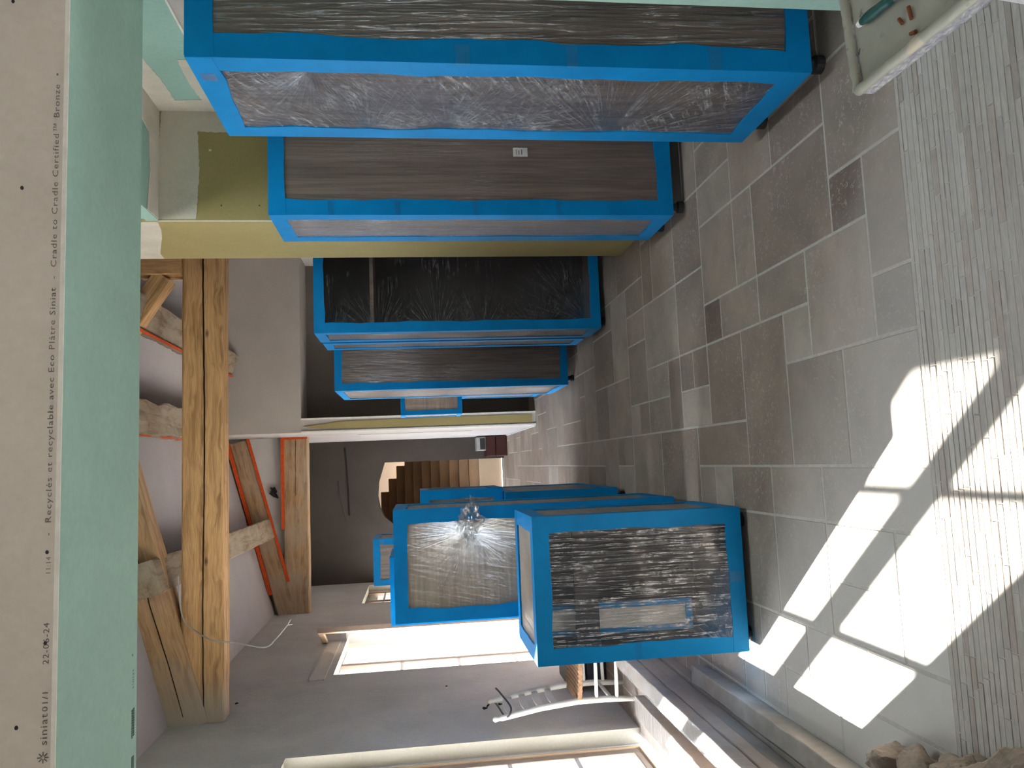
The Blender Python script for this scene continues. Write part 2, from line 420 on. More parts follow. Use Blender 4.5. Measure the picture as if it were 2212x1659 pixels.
# ------------------------------------------------------------------ floor
P = 0.2137; FX, FY = 0.365, 2.158
def tile_floor():
    i0, i1, j0, j1 = -11, 13, 0, 54
    used = {}
    tiles = []
    def put(a, b, c, d, tone=None):
        for i in range(a, b):
            for j in range(c, d):
                used[(i, j)] = 1
        tiles.append((a, b, c, d, tone))
    fixed = [(-2, 0, 0, 2, 0), (0, 1, 0, 1, 1), (1, 3, 0, 1, 1), (2, 3, 1, 2, 3), (3, 5, 0, 2, 0), (0, 2, 1, 3, 0), (2, 4, 2, 5, 1),
             (0, 1, 3, 4, 2), (1, 2, 3, 5, 0), (-2, 0, 2, 4, 1), (-2, 1, 4, 6, 1), (1, 2, 5, 7, 0), (1, 2, 7, 8, 3), (-1, 1, 6, 8, 1),
             (-3, -2, 0, 3, 0), (-5, -3, 0, 1, 0), (-4, -3, 1, 3, 2), (-5, -4, 1, 3, 0), (-5, -3, 3, 5, 0), (-3, -2, 3, 5, 0), (-3, -2, 5, 7, 1), (-2, -1, 6, 9, 1),
             (-6, -5, 0, 2, 0), (-8, -6, 0, 3, 1), (-6, -5, 2, 4, 0), (-5, -3, 5, 7, 0)]
    for t in fixed: put(*t)
    rnd = random.Random(11)
    sizes = [(1, 1), (1, 2), (2, 1), (2, 2), (2, 3), (3, 2), (2, 2), (2, 3), (1, 2)]
    for j in range(j0, j1):
        for i in range(i0, i1):
            if (i, j) in used: continue
            cand = sizes[:]; rnd.shuffle(cand); cand.append((1, 1))
            for w, h in cand:
                if i + w <= i1 and j + h <= j1 and all((i + a, j + b) not in used for a in range(w) for b in range(h)):
                    put(i, i + w, j, j + h, None); break
    me = bpy.data.meshes.new('floor')
    vs, fs, cols = [], [], []
    tones = {0: (0.275, 0.212, 0.168), 1: (0.235, 0.172, 0.134), 2: (0.34, 0.28, 0.228), 3: (0.155, 0.098, 0.072)}
    g = 0.0035
    for (a, b, c, d, t) in tiles:
        if t is None: t = rnd.choice([0, 0, 0, 1, 1, 2])
        base = tones[t]; k = rnd.uniform(0.88, 1.12); col = tuple(x * k for x in base)
        x0, x1, y0, y1 = FX + a * P + g, FX + b * P - g, FY + c * P + g, FY + d * P - g
        y1 = min(y1, 13.6)
        if y0 > 13.5: continue
        q = len(vs); e = 0.004; zz = rnd.uniform(-0.0008, 0.0008)
        vs += [(x0, y0, -0.004), (x1, y0, -0.004), (x1, y1, -0.004), (x0, y1, -0.004), (x0 + e, y0 + e, zz), (x1 - e, y0 + e, zz), (x1 - e, y1 - e, zz), (x0 + e, y1 - e, zz)]
        F = [(4, 5, 6, 7), (0, 1, 5, 4), (1, 2, 6, 5), (2, 3, 7, 6), (3, 0, 4, 7)]
        fs += [tuple(q + n for n in f) for f in F]; cols += [col] * 5
    me.from_pydata(vs, [], fs)
    ca = me.color_attributes.new('tone', 'FLOAT_COLOR', 'CORNER')
    n = 0
    for p, c in zip(me.polygons, cols):
        for li in p.loop_indices: ca.data[li].color = (*c, 1)
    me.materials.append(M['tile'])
    o = bpy.data.objects.new('floor', me); COL.objects.link(o); struct(o, 'brown-grey travertine tiles laid in mixed sizes with pale grout')
    gr = MB().box(-2.0, 3.3, 2.15, 14.0, -0.08, -0.0018).build('grout_bed', M['grout'], o)
tile_floor()
def strip_floor():
    rnd = random.Random(5)
    vs, fs, cols = [], [], []
    y = 1.20
    while y < 2.145:
        h = rnd.uniform(0.020, 0.029)
        y1 = min(y + h, 2.148)
        x = -1.95 + rnd.uniform(-0.1, 0)
        while x < 2.4:
            w = rnd.choice([0.10, 0.14, 0.2, 0.26, 0.3]) * rnd.uniform(0.8, 1.2)
            z = rnd.uniform(-0.0004, 0.0018)
            q = len(vs); e = 0.0012
            a, b, c, d = max(x, -1.95) + e, x + w - e, y + e, y1 - e
            vs += [(a, c, -0.006), (b, c, -0.006), (b, d, -0.006), (a, d, -0.006), (a + e, c + e, z), (b - e, c + e, z), (b - e, d - e, z), (a + e, d - e, z)]
            F = [(4, 5, 6, 7), (0, 1, 5, 4), (1, 2, 6, 5), (2, 3, 7, 6), (3, 0, 4, 7)]
            fs += [tuple(q + n for n in f) for f in F]
            base = rnd.choice([(0.46, 0.43, 0.39), (0.44, 0.41, 0.37), (0.47, 0.44, 0.40), (0.40, 0.35, 0.31), (0.44, 0.40, 0.36), (0.45, 0.42, 0.385)])
            k = rnd.uniform(0.94, 1.05); cols += [tuple(v * k for v in base)] * 5
            x += w
        y = y1
    me = bpy.data.meshes.new('floor_strip'); me.from_pydata(vs, [], fs)
    ca = me.color_attributes.new('tone', 'FLOAT_COLOR', 'CORNER')
    for p, c in zip(me.polygons, cols):
        for li in p.loop_indices: ca.data[li].color = (*c, 1)
    me.materials.append(M['strip'])
    o = bpy.data.objects.new('floor_strip', me); COL.objects.link(o); struct(o, 'threshold of narrow dusty stone strips')
    MB().box(-1.97, 2.4, 1.2, 2.15, -0.08, -0.0012).build('mortar_bed', M['grout'], o)
strip_floor()
struct(MB().box(-2.0, 3.4, -3.2, 1.2, -0.08, 0.0).build('floor_front', M['board_dusty']), 'dusty floor of the near room')

# ------------------------------------------------------------------ walls
XW = -1.953; XO = -2.50      # inner and outer face of the left wall
WINS = [(-2.2, -0.6, 2.36), (3.86, 5.62, 2.50), (7.70, 9.50, 2.40), (11.55, 13.30, 2.40)]
def left_wall():
    XM = -2.055
    mb = MB()
    y = -3.2; yo = -3.2
    for (a, b, h) in WINS:
        mb.box(XM, XW, y, a, -0.08, 3.56).box(XM, XW, a, b, h, 3.56)
        top = 2.95 if a == 3.86 else (2.42 if a == 7.70 else 2.25)  # unseen outer lintels of the other windows lowered to block stray sun
        mb.box(-2.15, XM, yo, a - .05, -0.08, 3.56).box(-2.15, XM, a - .05, b + .02, 2.86, 3.56)
        mb.box(XO, -2.15, yo, a - .05, -0.08, 3.56).box(XO, -2.15, a - .05, b - .03, top, 3.56)
        mb.box(-2.15, XM, b + .02, b + .021, -.08, 3.56)
        y = b; yo = b - .03
    mb.box(XM, XW, y, 17.0, -0.08, 3.56).box(XO, XM, yo, 17.0, -0.08, 3.56)
    o = struct(mb.build('wall_left', M['cement'], fix=False), 'rough grey cement-rendered wall')
    # pale reveals (own finish)
    for (a, b, h) in WINS:
        r = MB()
        r.box(-2.055, XW + 0.003, b - 0.004, b, 0, h).box(-2.055, XW + 0.003, a, a + 0.004, 0, h).box(-2.055, XW + 0.003, a, b, h - 0.004, h)
        r.build('reveal', M['reveal'], o)
    # raised lintel notch above windows
    for (a, b, h) in WINS[1:3]:
        MB().box(XW - 0.002, XW + 0.012, a - 0.16, b - 0.1, h + 0.06, h + 0.20).build('lintel_recess', M['plaster'], o)
    for (y, z, s) in ((6.35, 1.06, .03), (6.42, 0.93, .025), (7.05, 1.34, .014), (6.8, 3.17, .03), (7.02, 3.13, .02)):
        MB().prism([(y + s * math.cos(t) * (1 + .4 * math.sin(3 * t)), z + s * .7 * math.sin(t)) for t in [k * PI / 5 for k in range(10)]], 'x', XW - .002, XW + .003).build('hole', M['hole'], o)
left_wall()

# sloping ceilings
def zl(x): return 3.54 + (x + 1.953) * 0.28
ZR = zl(0.55)
def zr(x): return ZR - (x - 0.55) * 0.155
mb = MB(); mb.add([(-2.5, 2.15, zl(-2.5)), (0.55, 2.15, ZR), (0.55, 17, ZR), (-2.5, 17, zl(-2.5)), (-2.5, 2.15, zl(-2.5) + .1), (0.55, 2.15, ZR + .1), (0.55, 17, ZR + .1), (-2.5, 17, zl(-2.5) + .1)],
       [(0, 1, 2, 3), (4, 7, 6, 5), (0, 4, 5, 1), (2, 6, 7, 3), (0, 3, 7, 4), (1, 5, 6, 2)])
struct(mb.build('ceiling', M['ceil']), 'sloping grey-lilac plaster ceiling on the left of the ridge')
def slope_piece(mb, x0, x1, y0, y1):
    return mb.add([(x0, y0, zr(x0)), (x1, y0, zr(x1)), (x1, y1, zr(x1)), (x0, y1, zr(x0)), (x0, y0, zr(x0) + .1), (x1, y0, zr(x1) + .1), (x1, y1, zr(x1) + .1), (x0, y1, zr(x0) + .1)],
       [(0, 1, 2, 3), (4, 7, 6, 5), (0, 4, 5, 1), (2, 6, 7, 3), (0, 3, 7, 4), (1, 5, 6, 2)])
RX0, RX1, RY0, RY1 = 0.75, 1.48, 2.25, 3.5  # hole for a roof window added to bring daylight onto the near floor
mb = MB()
slope_piece(mb, .55, 3.4, RY1, 17); slope_piece(mb, .55, 3.4, 2.15, RY0); slope_piece(mb, .55, RX0, RY0, RY1); slope_piece(mb, RX1, 3.4, RY0, RY1)
struct(mb.build('ceiling_slope', M['ceil']), 'sloping plaster ceiling on the right of the ridge')
def added_roof_window():
    mb = MB()
    slope_piece(mb, RX0, RX0 + .05, RY0, RY1); slope_piece(mb, RX1 - .05, RX1, RY0, RY1)
    slope_piece(mb, RX0 + .05, RX1 - .05, RY0, RY0 + .05); slope_piece(mb, RX0 + .05, RX1 - .05, RY1 - .05, RY1); slope_piece(mb, RX0 + .05, RX1 - .05, 2.85, 2.90)
    o = struct(mb.build('window_5', M['pale_wood']), 'unseen roof window added in the right slope to brighten the near floor')
added_roof_window()

# bulkhead over the opening: grey board front, green board underside, right jamb
bk = struct(MB().box(-1.953, 3.4, 1.712, 2.138, 2.297, 4.4).build('wall_bulkhead', M['paper']), 'plasterboard beam over the opening')
MB().box(-1.953, 3.4, 1.70, 1.7119, 2.292, 4.4).build('front_board', M['paper'], bk)
MB().box(-1.953, 3.4, 1.7021, 2.15, 2.283, 2.2919).build('underside_board', M['green'], bk)
MB().box(-1.953, 3.4, 1.699, 1.7019, 2.283, 2.2918).build('gypsum_edge', M['gypsum'], bk)
MB().box(-1.953, 3.4, 2.1385, 2.151, 2.2922, 4.4).build('back_board', M['green'], bk)
rj = struct(MB().box(1.402, 3.4, 1.712, 2.138, 0, 2.282).build('wall_jamb', M['paper']), 'green plasterboard jamb at the right of the opening')
MB().box(1.390, 1.4019, 1.70, 2.15, 0, 2.2825).build('side_board', M['green'], rj)
MB().box(1.4021, 3.4, 1.70, 1.7119, 0, 2.2825).build('front_board', M['paper'], rj)
MB().box(1.4021, 3.4, 2.1385, 2.15, 0, 2.2825).build('back_board', M['green'], rj)
for x, z in ((-0.487, 2.357), (0.627, 2.372), (1.05, 2.40), (-1.1, 2.38)):
    MB().prism([(x + .0045 * math.cos(t), z + .0035 * math.sin(t)) for t in [k * PI / 4 for k in range(8)]], 'y', 1.6988, 1.7005).build('screw_hole', M['ink'], bk)

def text_mesh(body, size, x, y, z, rot, mat, parent, stretch=1.0, name='printed_text'):
    cu = bpy.data.curves.new('txt', 'FONT'); cu.body = body; cu.size = size; cu.space_character = 1.15; cu.resolution_u = 2
    to = bpy.data.objects.new('txt', cu); COL.objects.link(to)
    bpy.context.view_layer.update()
    me = bpy.data.meshes.new_from_object(to.evaluated_get(bpy.context.evaluated_depsgraph_get()))
    bpy.data.objects.remove(to)
    me.materials.clear(); me.materials.append(mat)
    ob = bpy.data.objects.new(name, me); COL.objects.link(ob)
    ob.location = (x, y, z); ob.rotation_euler = rot; ob.scale = (stretch, 1, 1); ob.parent = parent
    return ob
RF = (PI / 2, 0, 0)
ty, tz = 1.6985, 2.2985
text_mesh('siniat', 0.020, -0.525, ty, tz, RF, M['ink_grey'], bk, 1.25)
text_mesh('01/1', 0.016, -0.460, ty, tz, RF, M['ink_grey'], bk, 1.3)
text_mesh('22-06-24', 0.0165, -0.368, ty, tz, RF, M['ink_grey'], bk, 1.2)
text_mesh('\u2022', 0.03, -0.331, ty - .0002, tz - .003, RF, M['ink'], bk)
text_mesh('11:14', 0.013, -0.19, ty, tz, RF, M['ink_grey'], bk, 1.1)
text_mesh('\u2022', 0.03, -0.150, ty - .0002, tz - .003, RF, M['ink'], bk)
text_mesh('-  Recycl\u00e9s et recyclable avec Eco Pl\u00e2tre Siniat  -  Cradle to Cradle Certified\u2122 Bronze  \u2022', 0.0165, -0.112, ty, tz + .001, RF, M['ink_grey'], bk, 1.42)
star = MB()
for k in range(8):
    t = k * PI / 4; cx0, cz0 = -0.548, tz + .007
    dx, dz = math.cos(t), math.sin(t)
    star.add([(cx0 + dx * .003 - dz * .0012, ty, cz0 + dz * .003 + dx * .0012), (cx0 + dx * .003 + dz * .0012, ty, cz0 + dz * .003 - dx * .0012),
              (cx0 + dx * .011 + dz * .0012, ty, cz0 + dz * .011 - dx * .0012), (cx0 + dx * .011 - dz * .0012, ty, cz0 + dz * .011 + dx * .0012)], [(0, 1, 2, 3)])
star.build('printed_logo', M['ink_grey'], bk)
RD = (PI, 0, 0)     # facing down, read from the near side
text_mesh('siniat', 0.020, -0.535, 2.128, 2.2822, RD, M['ink_green'], bk, 1.0)
text_mesh('\u2022', 0.03, -0.455, 2.126, 2.2820, RD, M['ink_green'], bk)
rk = MB()
rr = random.Random(3)
for row in (0, 1):
    x = -0.655 + row * 0.004
    while x < -0.585:
        w = rr.uniform(.002, .006)
        rk.box(x, x + w, 2.116 + row * .010, 2.123 + row * .010, 2.2818, 2.283)
        x += w + .0016
rk.box(-0.73, -0.70, 2.118, 2.132, 2.2818, 2.283)
rk.build('printed_code', M['ink_green'], bk)

# right side: lowered green ceiling, right wall, olive wall with pale return
def wavy_band(name, axis, off, lo, hi, s0, s1, mat, parent, amp=0.012, both=True, th=0.003, seed=1, vert=False):
    """flat band of joint compound with ragged edges. axis 'x' wall (band over y,z), 'y' wall (x,z), 'z' ceiling (x,y)."""
    r = random.Random(seed); n = 60; pa, pb = r.uniform(0, 6), r.uniform(0, 6)
    top, bot = [], []
    for i in range(n + 1):
        s = s0 + (s1 - s0) * i / n
        top.append((s, hi + amp * (math.sin(s * 6 + pa) + .25 * r.uniform(-1, 1)))); bot.append((s, lo + (amp * (math.sin(s * 7 + pb) + .25 * r.uniform(-1, 1)) if both else 0)))
    poly = top + bot[::-1]
    if vert: poly = [(b, a) for a, b in poly]
    return MB().prism(poly, axis, off, off + th).build(name, mat, parent)
XR = 2.191
rw = struct(MB().box(XR, XR + .1, 2.15, 4.62, 0, 3.02).build('wall_right', M['plaster']), 'right wall of bare board and plaster')
MB().box(XR - .012, XR, 2.15, 4.60, 2.64, 3.02).build('green_board', M['green'], rw)
MB().box(XR - .016, XR - .0, 2.15, 4.0, 2.630, 2.6399).build('cut_edge', M['gypsum'], rw)
wavy_band('joint_compound', 'x', XR - .0155, 2.90, 3.02, 3.3, 4.59, M['compound'], rw, .014, True, .003, 2)
wavy_band('joint_compound', 'x', XR - .0150, 2.60, 2.735, 4.0, 4.59, M['compound'], rw, .014, True, .0035, 3)
MB().prism([(4.43, 2.60), (4.45, 2.75), (4.46, 2.9), (4.44, 3.02), (4.598, 3.02), (4.598, 2.60)], 'x', XR - .0145, XR - .0119).build('joint_compound', M['compound'], rw)
MB().box(XR - .013, XR - .0001, 3.95, 4.60, 1.9, 2.639).build('lower_board', M['compound'], rw)
cw = struct(MB().box(1.50, 2.3, 2.15, 5.42, 3.02, 3.09).build('ceiling_lowered', M['green']), 'lowered green plasterboard ceiling at the right')
MB().prism([(2.0, 2.16), (2.03, 3.0), (1.99, 3.6), (2.02, 4.2), (1.97, 4.42), (1.75, 4.44), (1.505, 4.40), (1.505, 4.595), (2.188, 4.595), (2.188, 2.16)], 'z', 3.0165, 3.0199).build('joint_compound', M['compound'], cw)
ow = struct(MB().box(1.512, 2.19, 4.612, 5.42, 0, 3.019).build('wall_olive', M['olive']), 'olive plasterboard wall behind the second tall cabinet')
MB().box(1.50, 2.19, 4.60, 4.6119, 0, 3.019).build('front_board', M['olive'], ow)
pf = MB().box(1.4995, 1.5119, 4.6001, 5.42, 0, 4.15).build('end_board', M['olive'], ow)
pf['label'] = 'sunlit pale olive return face'
MB().box(1.497, 1.502, 4.597, 4.602, 0, 3.02).build('corner_bead', M['gypsum'], ow)
wavy_band('joint_compound', 'y', 4.5965, 2.80, 3.018, 1.51, 2.185, M['compound'], ow, .01, True, .0034, 5)
wavy_band('joint_compound', 'y', 4.5960, 2.06, 2.188, 1.9, 3.0, M['compound'], ow, .012, True, .0034, 6, vert=True)
MB().prism([(4.605, 3.30), (4.62, 3.03), (4.78, 3.06), (4.95, 3.11), (5.12, 3.17), (5.3, 3.23), (5.418, 3.24), (5.418, 3.55), (5.25, 3.48), (5.0, 3.36), (4.8, 3.30)], 'x', 1.4965, 1.4996).build('joint_compound', M['compound'], ow)
for x, z in ((1.59, 2.66), (1.59, 2.44)):
    MB().box(x, x + .008, 4.5975, 4.60, z, z + .006).build('screw_hole', M['ink'], ow)
MB().box(1.93, 1.942, 4.597, 4.60, 2.72, 2.735).build('plaster_dab', M['compound'], ow)
# upper fascia above the lowered ceiling and the far right wall
struct(MB().box(1.512, 1.6, 2.15, 4.6, 3.09, 4.2).build('wall_fascia', M['green']), 'board fascia above the lowered ceiling')
struct(MB().box(3.1, 3.2, 5.42, 10.4, 0, 4.1).build('wall_right_far', M['plaster']), 'far part of the right wall')
struct(MB().box(1.52, 3.2, 5.42, 5.5, 0, 3.019).build('wall_divider', M['plaster']), 'back of the olive wall')
struct(MB().box(1.52, 3.2, 5.42, 5.5, 3.02, 4.25).build('wall_gable', M['plaster']), 'plaster gable above the divider')

# pale plaster wall at the end with an alcove, pier and passage wall
mb = MB()
mb.prism([(0.475, 2.969), (2.75, 2.969), (2.75, 0), (3.1, 0), (3.1, zr(3.1)), (0.55, ZR), (0.475, zl(.475))], 'y', 9.80, 10.40)
pl = struct(mb.build('wall_end', M['plaster']), 'smooth beige plaster wall above the alcove')
MB().box(0.475, 0.65, 9.803, 10.40, 0, 2.969).build('pier', M['plaster'], pl)
MB().prism([(0.508, 0.05), (0.505, 1.2), (0.512, 2.2), (0.515, 2.6), (0.535, 2.9), (0.55, 2.93), (0.57, 2.7), (0.60, 2.5), (0.61, 1.2), (0.615, 0.05)], 'y', 9.795, 9.803).build('olive_board', M['olive'], pl)
MB().box(0.632, 0.652, 9.79, 9.81, 0, 2.97).build('corner_bead', M['gypsum'], pl)
MB().box(0.470, 0.490, 9.79, 9.81, 0, 2.97).build('corner_bead', M['gypsum'], pl)
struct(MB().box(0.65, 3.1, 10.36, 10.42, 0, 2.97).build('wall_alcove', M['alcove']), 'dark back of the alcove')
ps = struct(MB().box(0.475, 0.60, 10.40, 13.6, 0, 4.2).build('wall_passage', M['ceil']), 'white wall along the passage to the stairs')
MB().box(0.470, 0.4755, 10.9, 12.1, 0.75, 2.35).build('wall_niche', M['cement'], ps)
MB().box(0.455, 0.475, 9.85, 13.55, 0, 0.015).build('skirting', M['white'], ps)

# end wall with arched opening, and the staircase beyond
def end_wall():
    YB = 13.6
    x0, x1, zb = -0.98, 0.086, 0.0
    arch = [(x0, 1.98), (-0.86, 2.12), (-0.70, 2.20), (-0.50, 2.235), (-0.25, 2.215), (x1, 2.11)]
    poly = [(-1.953, 0), (x0, 0)] + arch + [(x1, 0), (0.475, 0), (0.475, 4.22), (-1.953, 3.56)]
    # split into convex-ish pieces
    mb = MB()
    mb.box(-1.953, x0, YB, YB + .25, 0, 3.6)
    mb.box(x1, 0.60, YB, YB + .25, 0, 3.6)
    for a, b in zip(arch[:-1], arch[1:]):
        mb.prism([(a[0], a[1]), (b[0], b[1]), (b[0], 3.6), (a[0], 3.6)], 'y', YB, YB + .25)
    mb.prism([(-1.953, 3.6), (0.6, 3.6), (0.6, 4.26)], 'y', YB, YB + .25)
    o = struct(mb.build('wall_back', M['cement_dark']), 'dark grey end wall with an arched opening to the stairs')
    MB().tube([(0.372, YB - .006, 2.78), (0.33, YB - .006, 2.775), (-0.30, YB - .006, 2.735), (-0.80, YB - .006, 2.72)], .014, 6).build('chase', M['hole'], o)
    w = MB(); w.box(-1.2, 0.5, 17.0, 17.1, 0, 4.4).box(-1.25, -1.15, YB + .25, 17, 0, 4.0).box(0.30, 0.45, YB + .25, 17.0, 0, 4.4)
    struct(w.build('wall_stairwell', M['stairwall']), 'warm beige stairwell walls')
    st = thing('staircase', 'pale wooden staircase climbing behind the arched opening', 'stairs', (-0.4, 14.2, 0))
    for k in range(11):
        x_l = -1.14; x_r = 0.29
        x_r = {8: 0.02, 9: -0.24, 10: -0.52}.get(k, 0.29)
        z1 = 0.42 + 0.172 * (k + 1); y0 = 14.15 + k * 0.235
        s = MB().box(x_l, x_r, y0, y0 + 0.27, z1 - 0.175, z1 - .02).build('riser', M['stair'], st, (-0.4, 14.2, 0))
        MB().box(x_l, x_r, y0 - .02, y0 + .26, z1 - .02, z1).build('tread', M['stair'], st, (-0.4, 14.2, 0), bevel=.004)
    MB().box(-1.14, 0.29, 14.02, 14.15, 0.0, 0.42).build('plinth', M['stairwall'], st, (-0.4, 14.2, 0), bevel=.01)
    MB().box(-1.14, 0.29, 14.15, 14.4, 0.0, 0.415).build('landing', M['stair'], st, (-0.4, 14.2, 0))
end_wall()

cr = thing('crate', 'dark red-brown crate at the foot of the end wall', 'crate', (.29, 13.3, 0))
MB().box(.12, .46, 13.05, 13.5, 0.0, .19).build('lower_half', M['redbrown'], cr, (.29, 13.3, 0), bevel=.01)
MB().box(.12, .46, 13.05, 13.5, .20, .36).build('upper_half', M['redbrown'], cr, (.29, 13.3, 0), bevel=.01)
gb = thing('grey_case', 'small grey case with a black grille standing on the red-brown crate', 'case', (.32, 13.3, .36))
MB().box(.22, .45, 13.1, 13.45, .361, .52).build('body', M['greybox'], gb, (.32, 13.3, .36), bevel=.01)
MB().box(.24, .43, 13.09, 13.10, .375, .46).build('grille', M['black'], gb, (.32, 13.3, .36))

# near-room shell behind the camera
def front_room():
    struct(MB().box(-2.0, 3.4, -3.3, -3.2, 0, 2.8).build('wall_rear', M['plaster']))
    struct(MB().box(3.3, 3.4, -3.2, 1.7, 0, 2.8).build('wall_side', M['plaster']))
    struct(MB().box(-2.0, 3.4, -3.2, 1.70, 2.8, 2.9).build('ceiling_front', M['plaster']))
front_room()
struct(MB().box(-14, -2.5, -8, 26, -0.16, -0.10).build('ground_outside', M['ground']), 'pale terrace outside the windows')

# ------------------------------------------------------------------ windows
def leaf(y0, y1, z0, z1, x, name, parent, mat, bars, th=0.045, stile=0.075, org=(0, 0, 0)):
    f = MB()
    f.box(x - th, x, y0, y0 + stile, z0, z1).box(x - th, x, y1 - stile, y1, z0, z1)
    f.box(x - th, x, y0 + stile, y1 - stile, z0, z0 + 0.05).box(x - th, x, y0 + stile, y1 - stile, z1 - .06, z1)
    lf = f.build(name, mat, parent, org, bevel=.006)
    for b in bars:
        MB().box(x - th + .008, x - .006, y0 + stile, y1 - stile, b - .015, b + .015).build('glazing_bar', M['winwhite'], lf, (0, 0, 0))
    MB().box(x - th / 2 - .002, x - th / 2 + .002, y0 + stile, y1 - stile, z0 + .05, z1 - .06).build('pane', M['glass'], lf, (0, 0, 0))
    return lf
BARS = [0.50, 0.97, 1.52, 2.12]
def window(n, a, b, h0, openfar=False, bars=BARS):
    xg = -2.06
    h = 2.72
    fr = MB()
    fr.box(xg - .07, xg, a + .004, a + .05, 0, h - .004).box(xg - .07, xg, b - .05, b - .004, 0, h - .004).box(xg - .07, xg, a + .05, b - .05, h - .055, h - .004)
    fr.box(xg - .09, xg + .0, a + .05, b - .05, 0, .025)
    o = struct(fr.build('window_%d' % n, M['pale_wood'], bevel=.004))
    mid = (a + b) / 2 if n != 1 else 4.632
    leaf(a + .052, mid - .001, .03, h - .058, xg - .012, 'casement', o, M['winwood'], bars)
    if not openfar:
        leaf(mid + .001, b - .052, .03, h - .058, xg - .012, 'casement', o, M['winwood'], bars)
    else:
        w = b - .052 - mid
        piv = Vector((xg - .035, b - .052, 0))
        lf = leaf(-w, 0, .03, h - .058, 0.02, 'casement', o, M['pale_wood'], bars)
        lf.location = piv; lf.rotation_euler = (0, 0, math.radians(26))
        MB().box(-.03, .022, -w - .012, -w, .03, h - .058).build('seal_edge', M['winwood'], lf)
    # outer reveal strip lit by the sun
    return o
window(1, 3.86, 5.62, 2.40)
window(2, 7.70, 9.50, 2.40, True, [0.56, 1.16, 1.76])
window(3, 11.55, 13.30, 2.40)
window(4, -2.2, -0.6, 2.36)

# ------------------------------------------------------------------ roof timbers
def timber(name, label, p0, p1, w, h, mat, cat='beam', roll=0.0, up=(0, 0, 1), rough=0.0, seg=24, seed=0, group=None):
    """beam from p0 to p1 (centre line), local X along the length"""
    p0, p1 = Vector(p0), Vector(p1); d = p1 - p0; ln = d.length; d.normalize()
    z = Vector(up); y = z.cross(d).normalized(); z = d.cross(y).normalized()
    mat3 = Matrix((d, y, z)).transposed().to_4x4()
    r = random.Random(seed); vs = []; fs = []
    ring = [(-w / 2, -h / 2), (w / 2, -h / 2), (w / 2, h / 2), (-w / 2, h / 2)]
    prof = []
    for i in range(4):
        a, b = ring[i], ring[(i + 1) % 4]
        for t in (0.04, .35, .65, .96): prof.append((a[0] + (b[0] - a[0]) * t, a[1] + (b[1] - a[1]) * t))
    n = len(prof)
    off = [[r.uniform(-1, 1) for _ in range(n)] for _ in range(seg + 1)]
    for i in range(seg + 1):
        for k, (a, b) in enumerate(prof):
            j = (off[i][k] + off[max(0, i - 1)][k] + off[min(seg, i + 1)][k] + off[i][(k + 1) % n]) / 4 * rough
            vs.append((ln * i / seg, a * (1 + j), b * (1 + j * .8)))
    for i in range(seg):
        for k in range(n): fs.append((i * n + k, i * n + (k + 1) % n, (i + 1) * n + (k + 1) % n, (i + 1) * n + k))
    fs += [tuple(range(n)), tuple(seg * n + k for k in range(n))]
    mb = MB(); mb.add(vs, fs)
    o = mb.build(name, mat, None)
    o.matrix_world = Matrix.Translation(p0) @ mat3
    tag(o, label, cat, group)
    return o
def lbox(name, parent, mat, x0, x1, y0, y1, z0, z1): return MB().box(x0, x1, y0, y1, z0, z1).build(name, mat, parent)
# main tie beam across the room
YB1 = 6.64
tb = timber('tie_beam', 'long pale pine tie beam across the room with a deep lengthwise crack', (-1.95, YB1, 3.285), (2.6, YB1, 3.285), 0.21, 0.325, M['timber_main'], rough=.04, seed=2)
ck = MB(); r = random.Random(4); n = 60; up_, lo_ = [], []
for i in range(n + 1):
    x = 0.12 + (4.0) * i / n; c = -.012 + .006 * math.sin(x * 2.1) + r.uniform(-.0015, .0015)
    wd = .0028 + .003 * (i / n) + r.uniform(0, .0012)
    up_.append((x, c + wd)); lo_.append((x, c - wd))
ck.prism(up_ + lo_[::-1], 'y', -.1115, -.1)
ck.build('crack', M['crack'], tb)
rf = timber('rafter', 'pine rafter rising from the left end of the main tie beam', (-1.98, YB1 - .02, 3.39), (0.52, YB1 - .02, 4.10), 0.20, 0.31, M['timber_raft'], rough=.05, seed=3)
MB().prism([(0.1, .005), (.5, .0), (1.0, .012), (1.45, .0), (1.45, .006), (1.0, .018), (.5, .007), (.1, .010)], 'y', -.1035, -.09).build('crack', M['crack'], rf)
pu = timber('purlin', 'square purlin crossing over the left rafter towards the far truss', (-0.80, 6.36, 3.68), (-0.80, 11.2, 3.66), 0.27, 0.22, M['timber_rough'], rough=.06, seed=5, up=(-.27, 0, 1))
rp = timber('ridge_purlin', 'rough splintered ridge log running along the ceiling peak', (0.52, 4.2, 4.03), (0.54, 9.79, 4.02), 0.29, 0.28, M['timber_rough'], rough=.22, seg=60, seed=6)
sp = timber('side_purlin', 'grey hewn purlin on the right slope with an orange line below', (1.39, 5.51, 3.86), (1.37, 9.79, 3.87), 0.26, 0.24, M['timber_rough'], rough=.14, seg=50, seed=8, up=(.3, 0, 1))
lbox('orange_seal', sp, M['orange'], .3, 4.2, .135, .155, -.150, -.125)
lbox('orange_seal', rp, M['orange'], 1.6, 5.5, .148, .16, -.05, -.03)
kp = timber('truss_post', 'upright pine post standing on the right end of the tie beam', (1.80, YB1 - .03, 3.448), (1.80, YB1 - .03, 3.81), 0.20, 0.27, M['timber'], up=(1, 0, 0), rough=.03, seed=9)
br = timber('brace', 'chamfered diagonal brace leaning from the post to the upper left', (1.66, YB1 - .05, 3.60), (1.20, YB1 - .05, 3.90), 0.14, 0.16, M['timber'], rough=.02, seed=10)
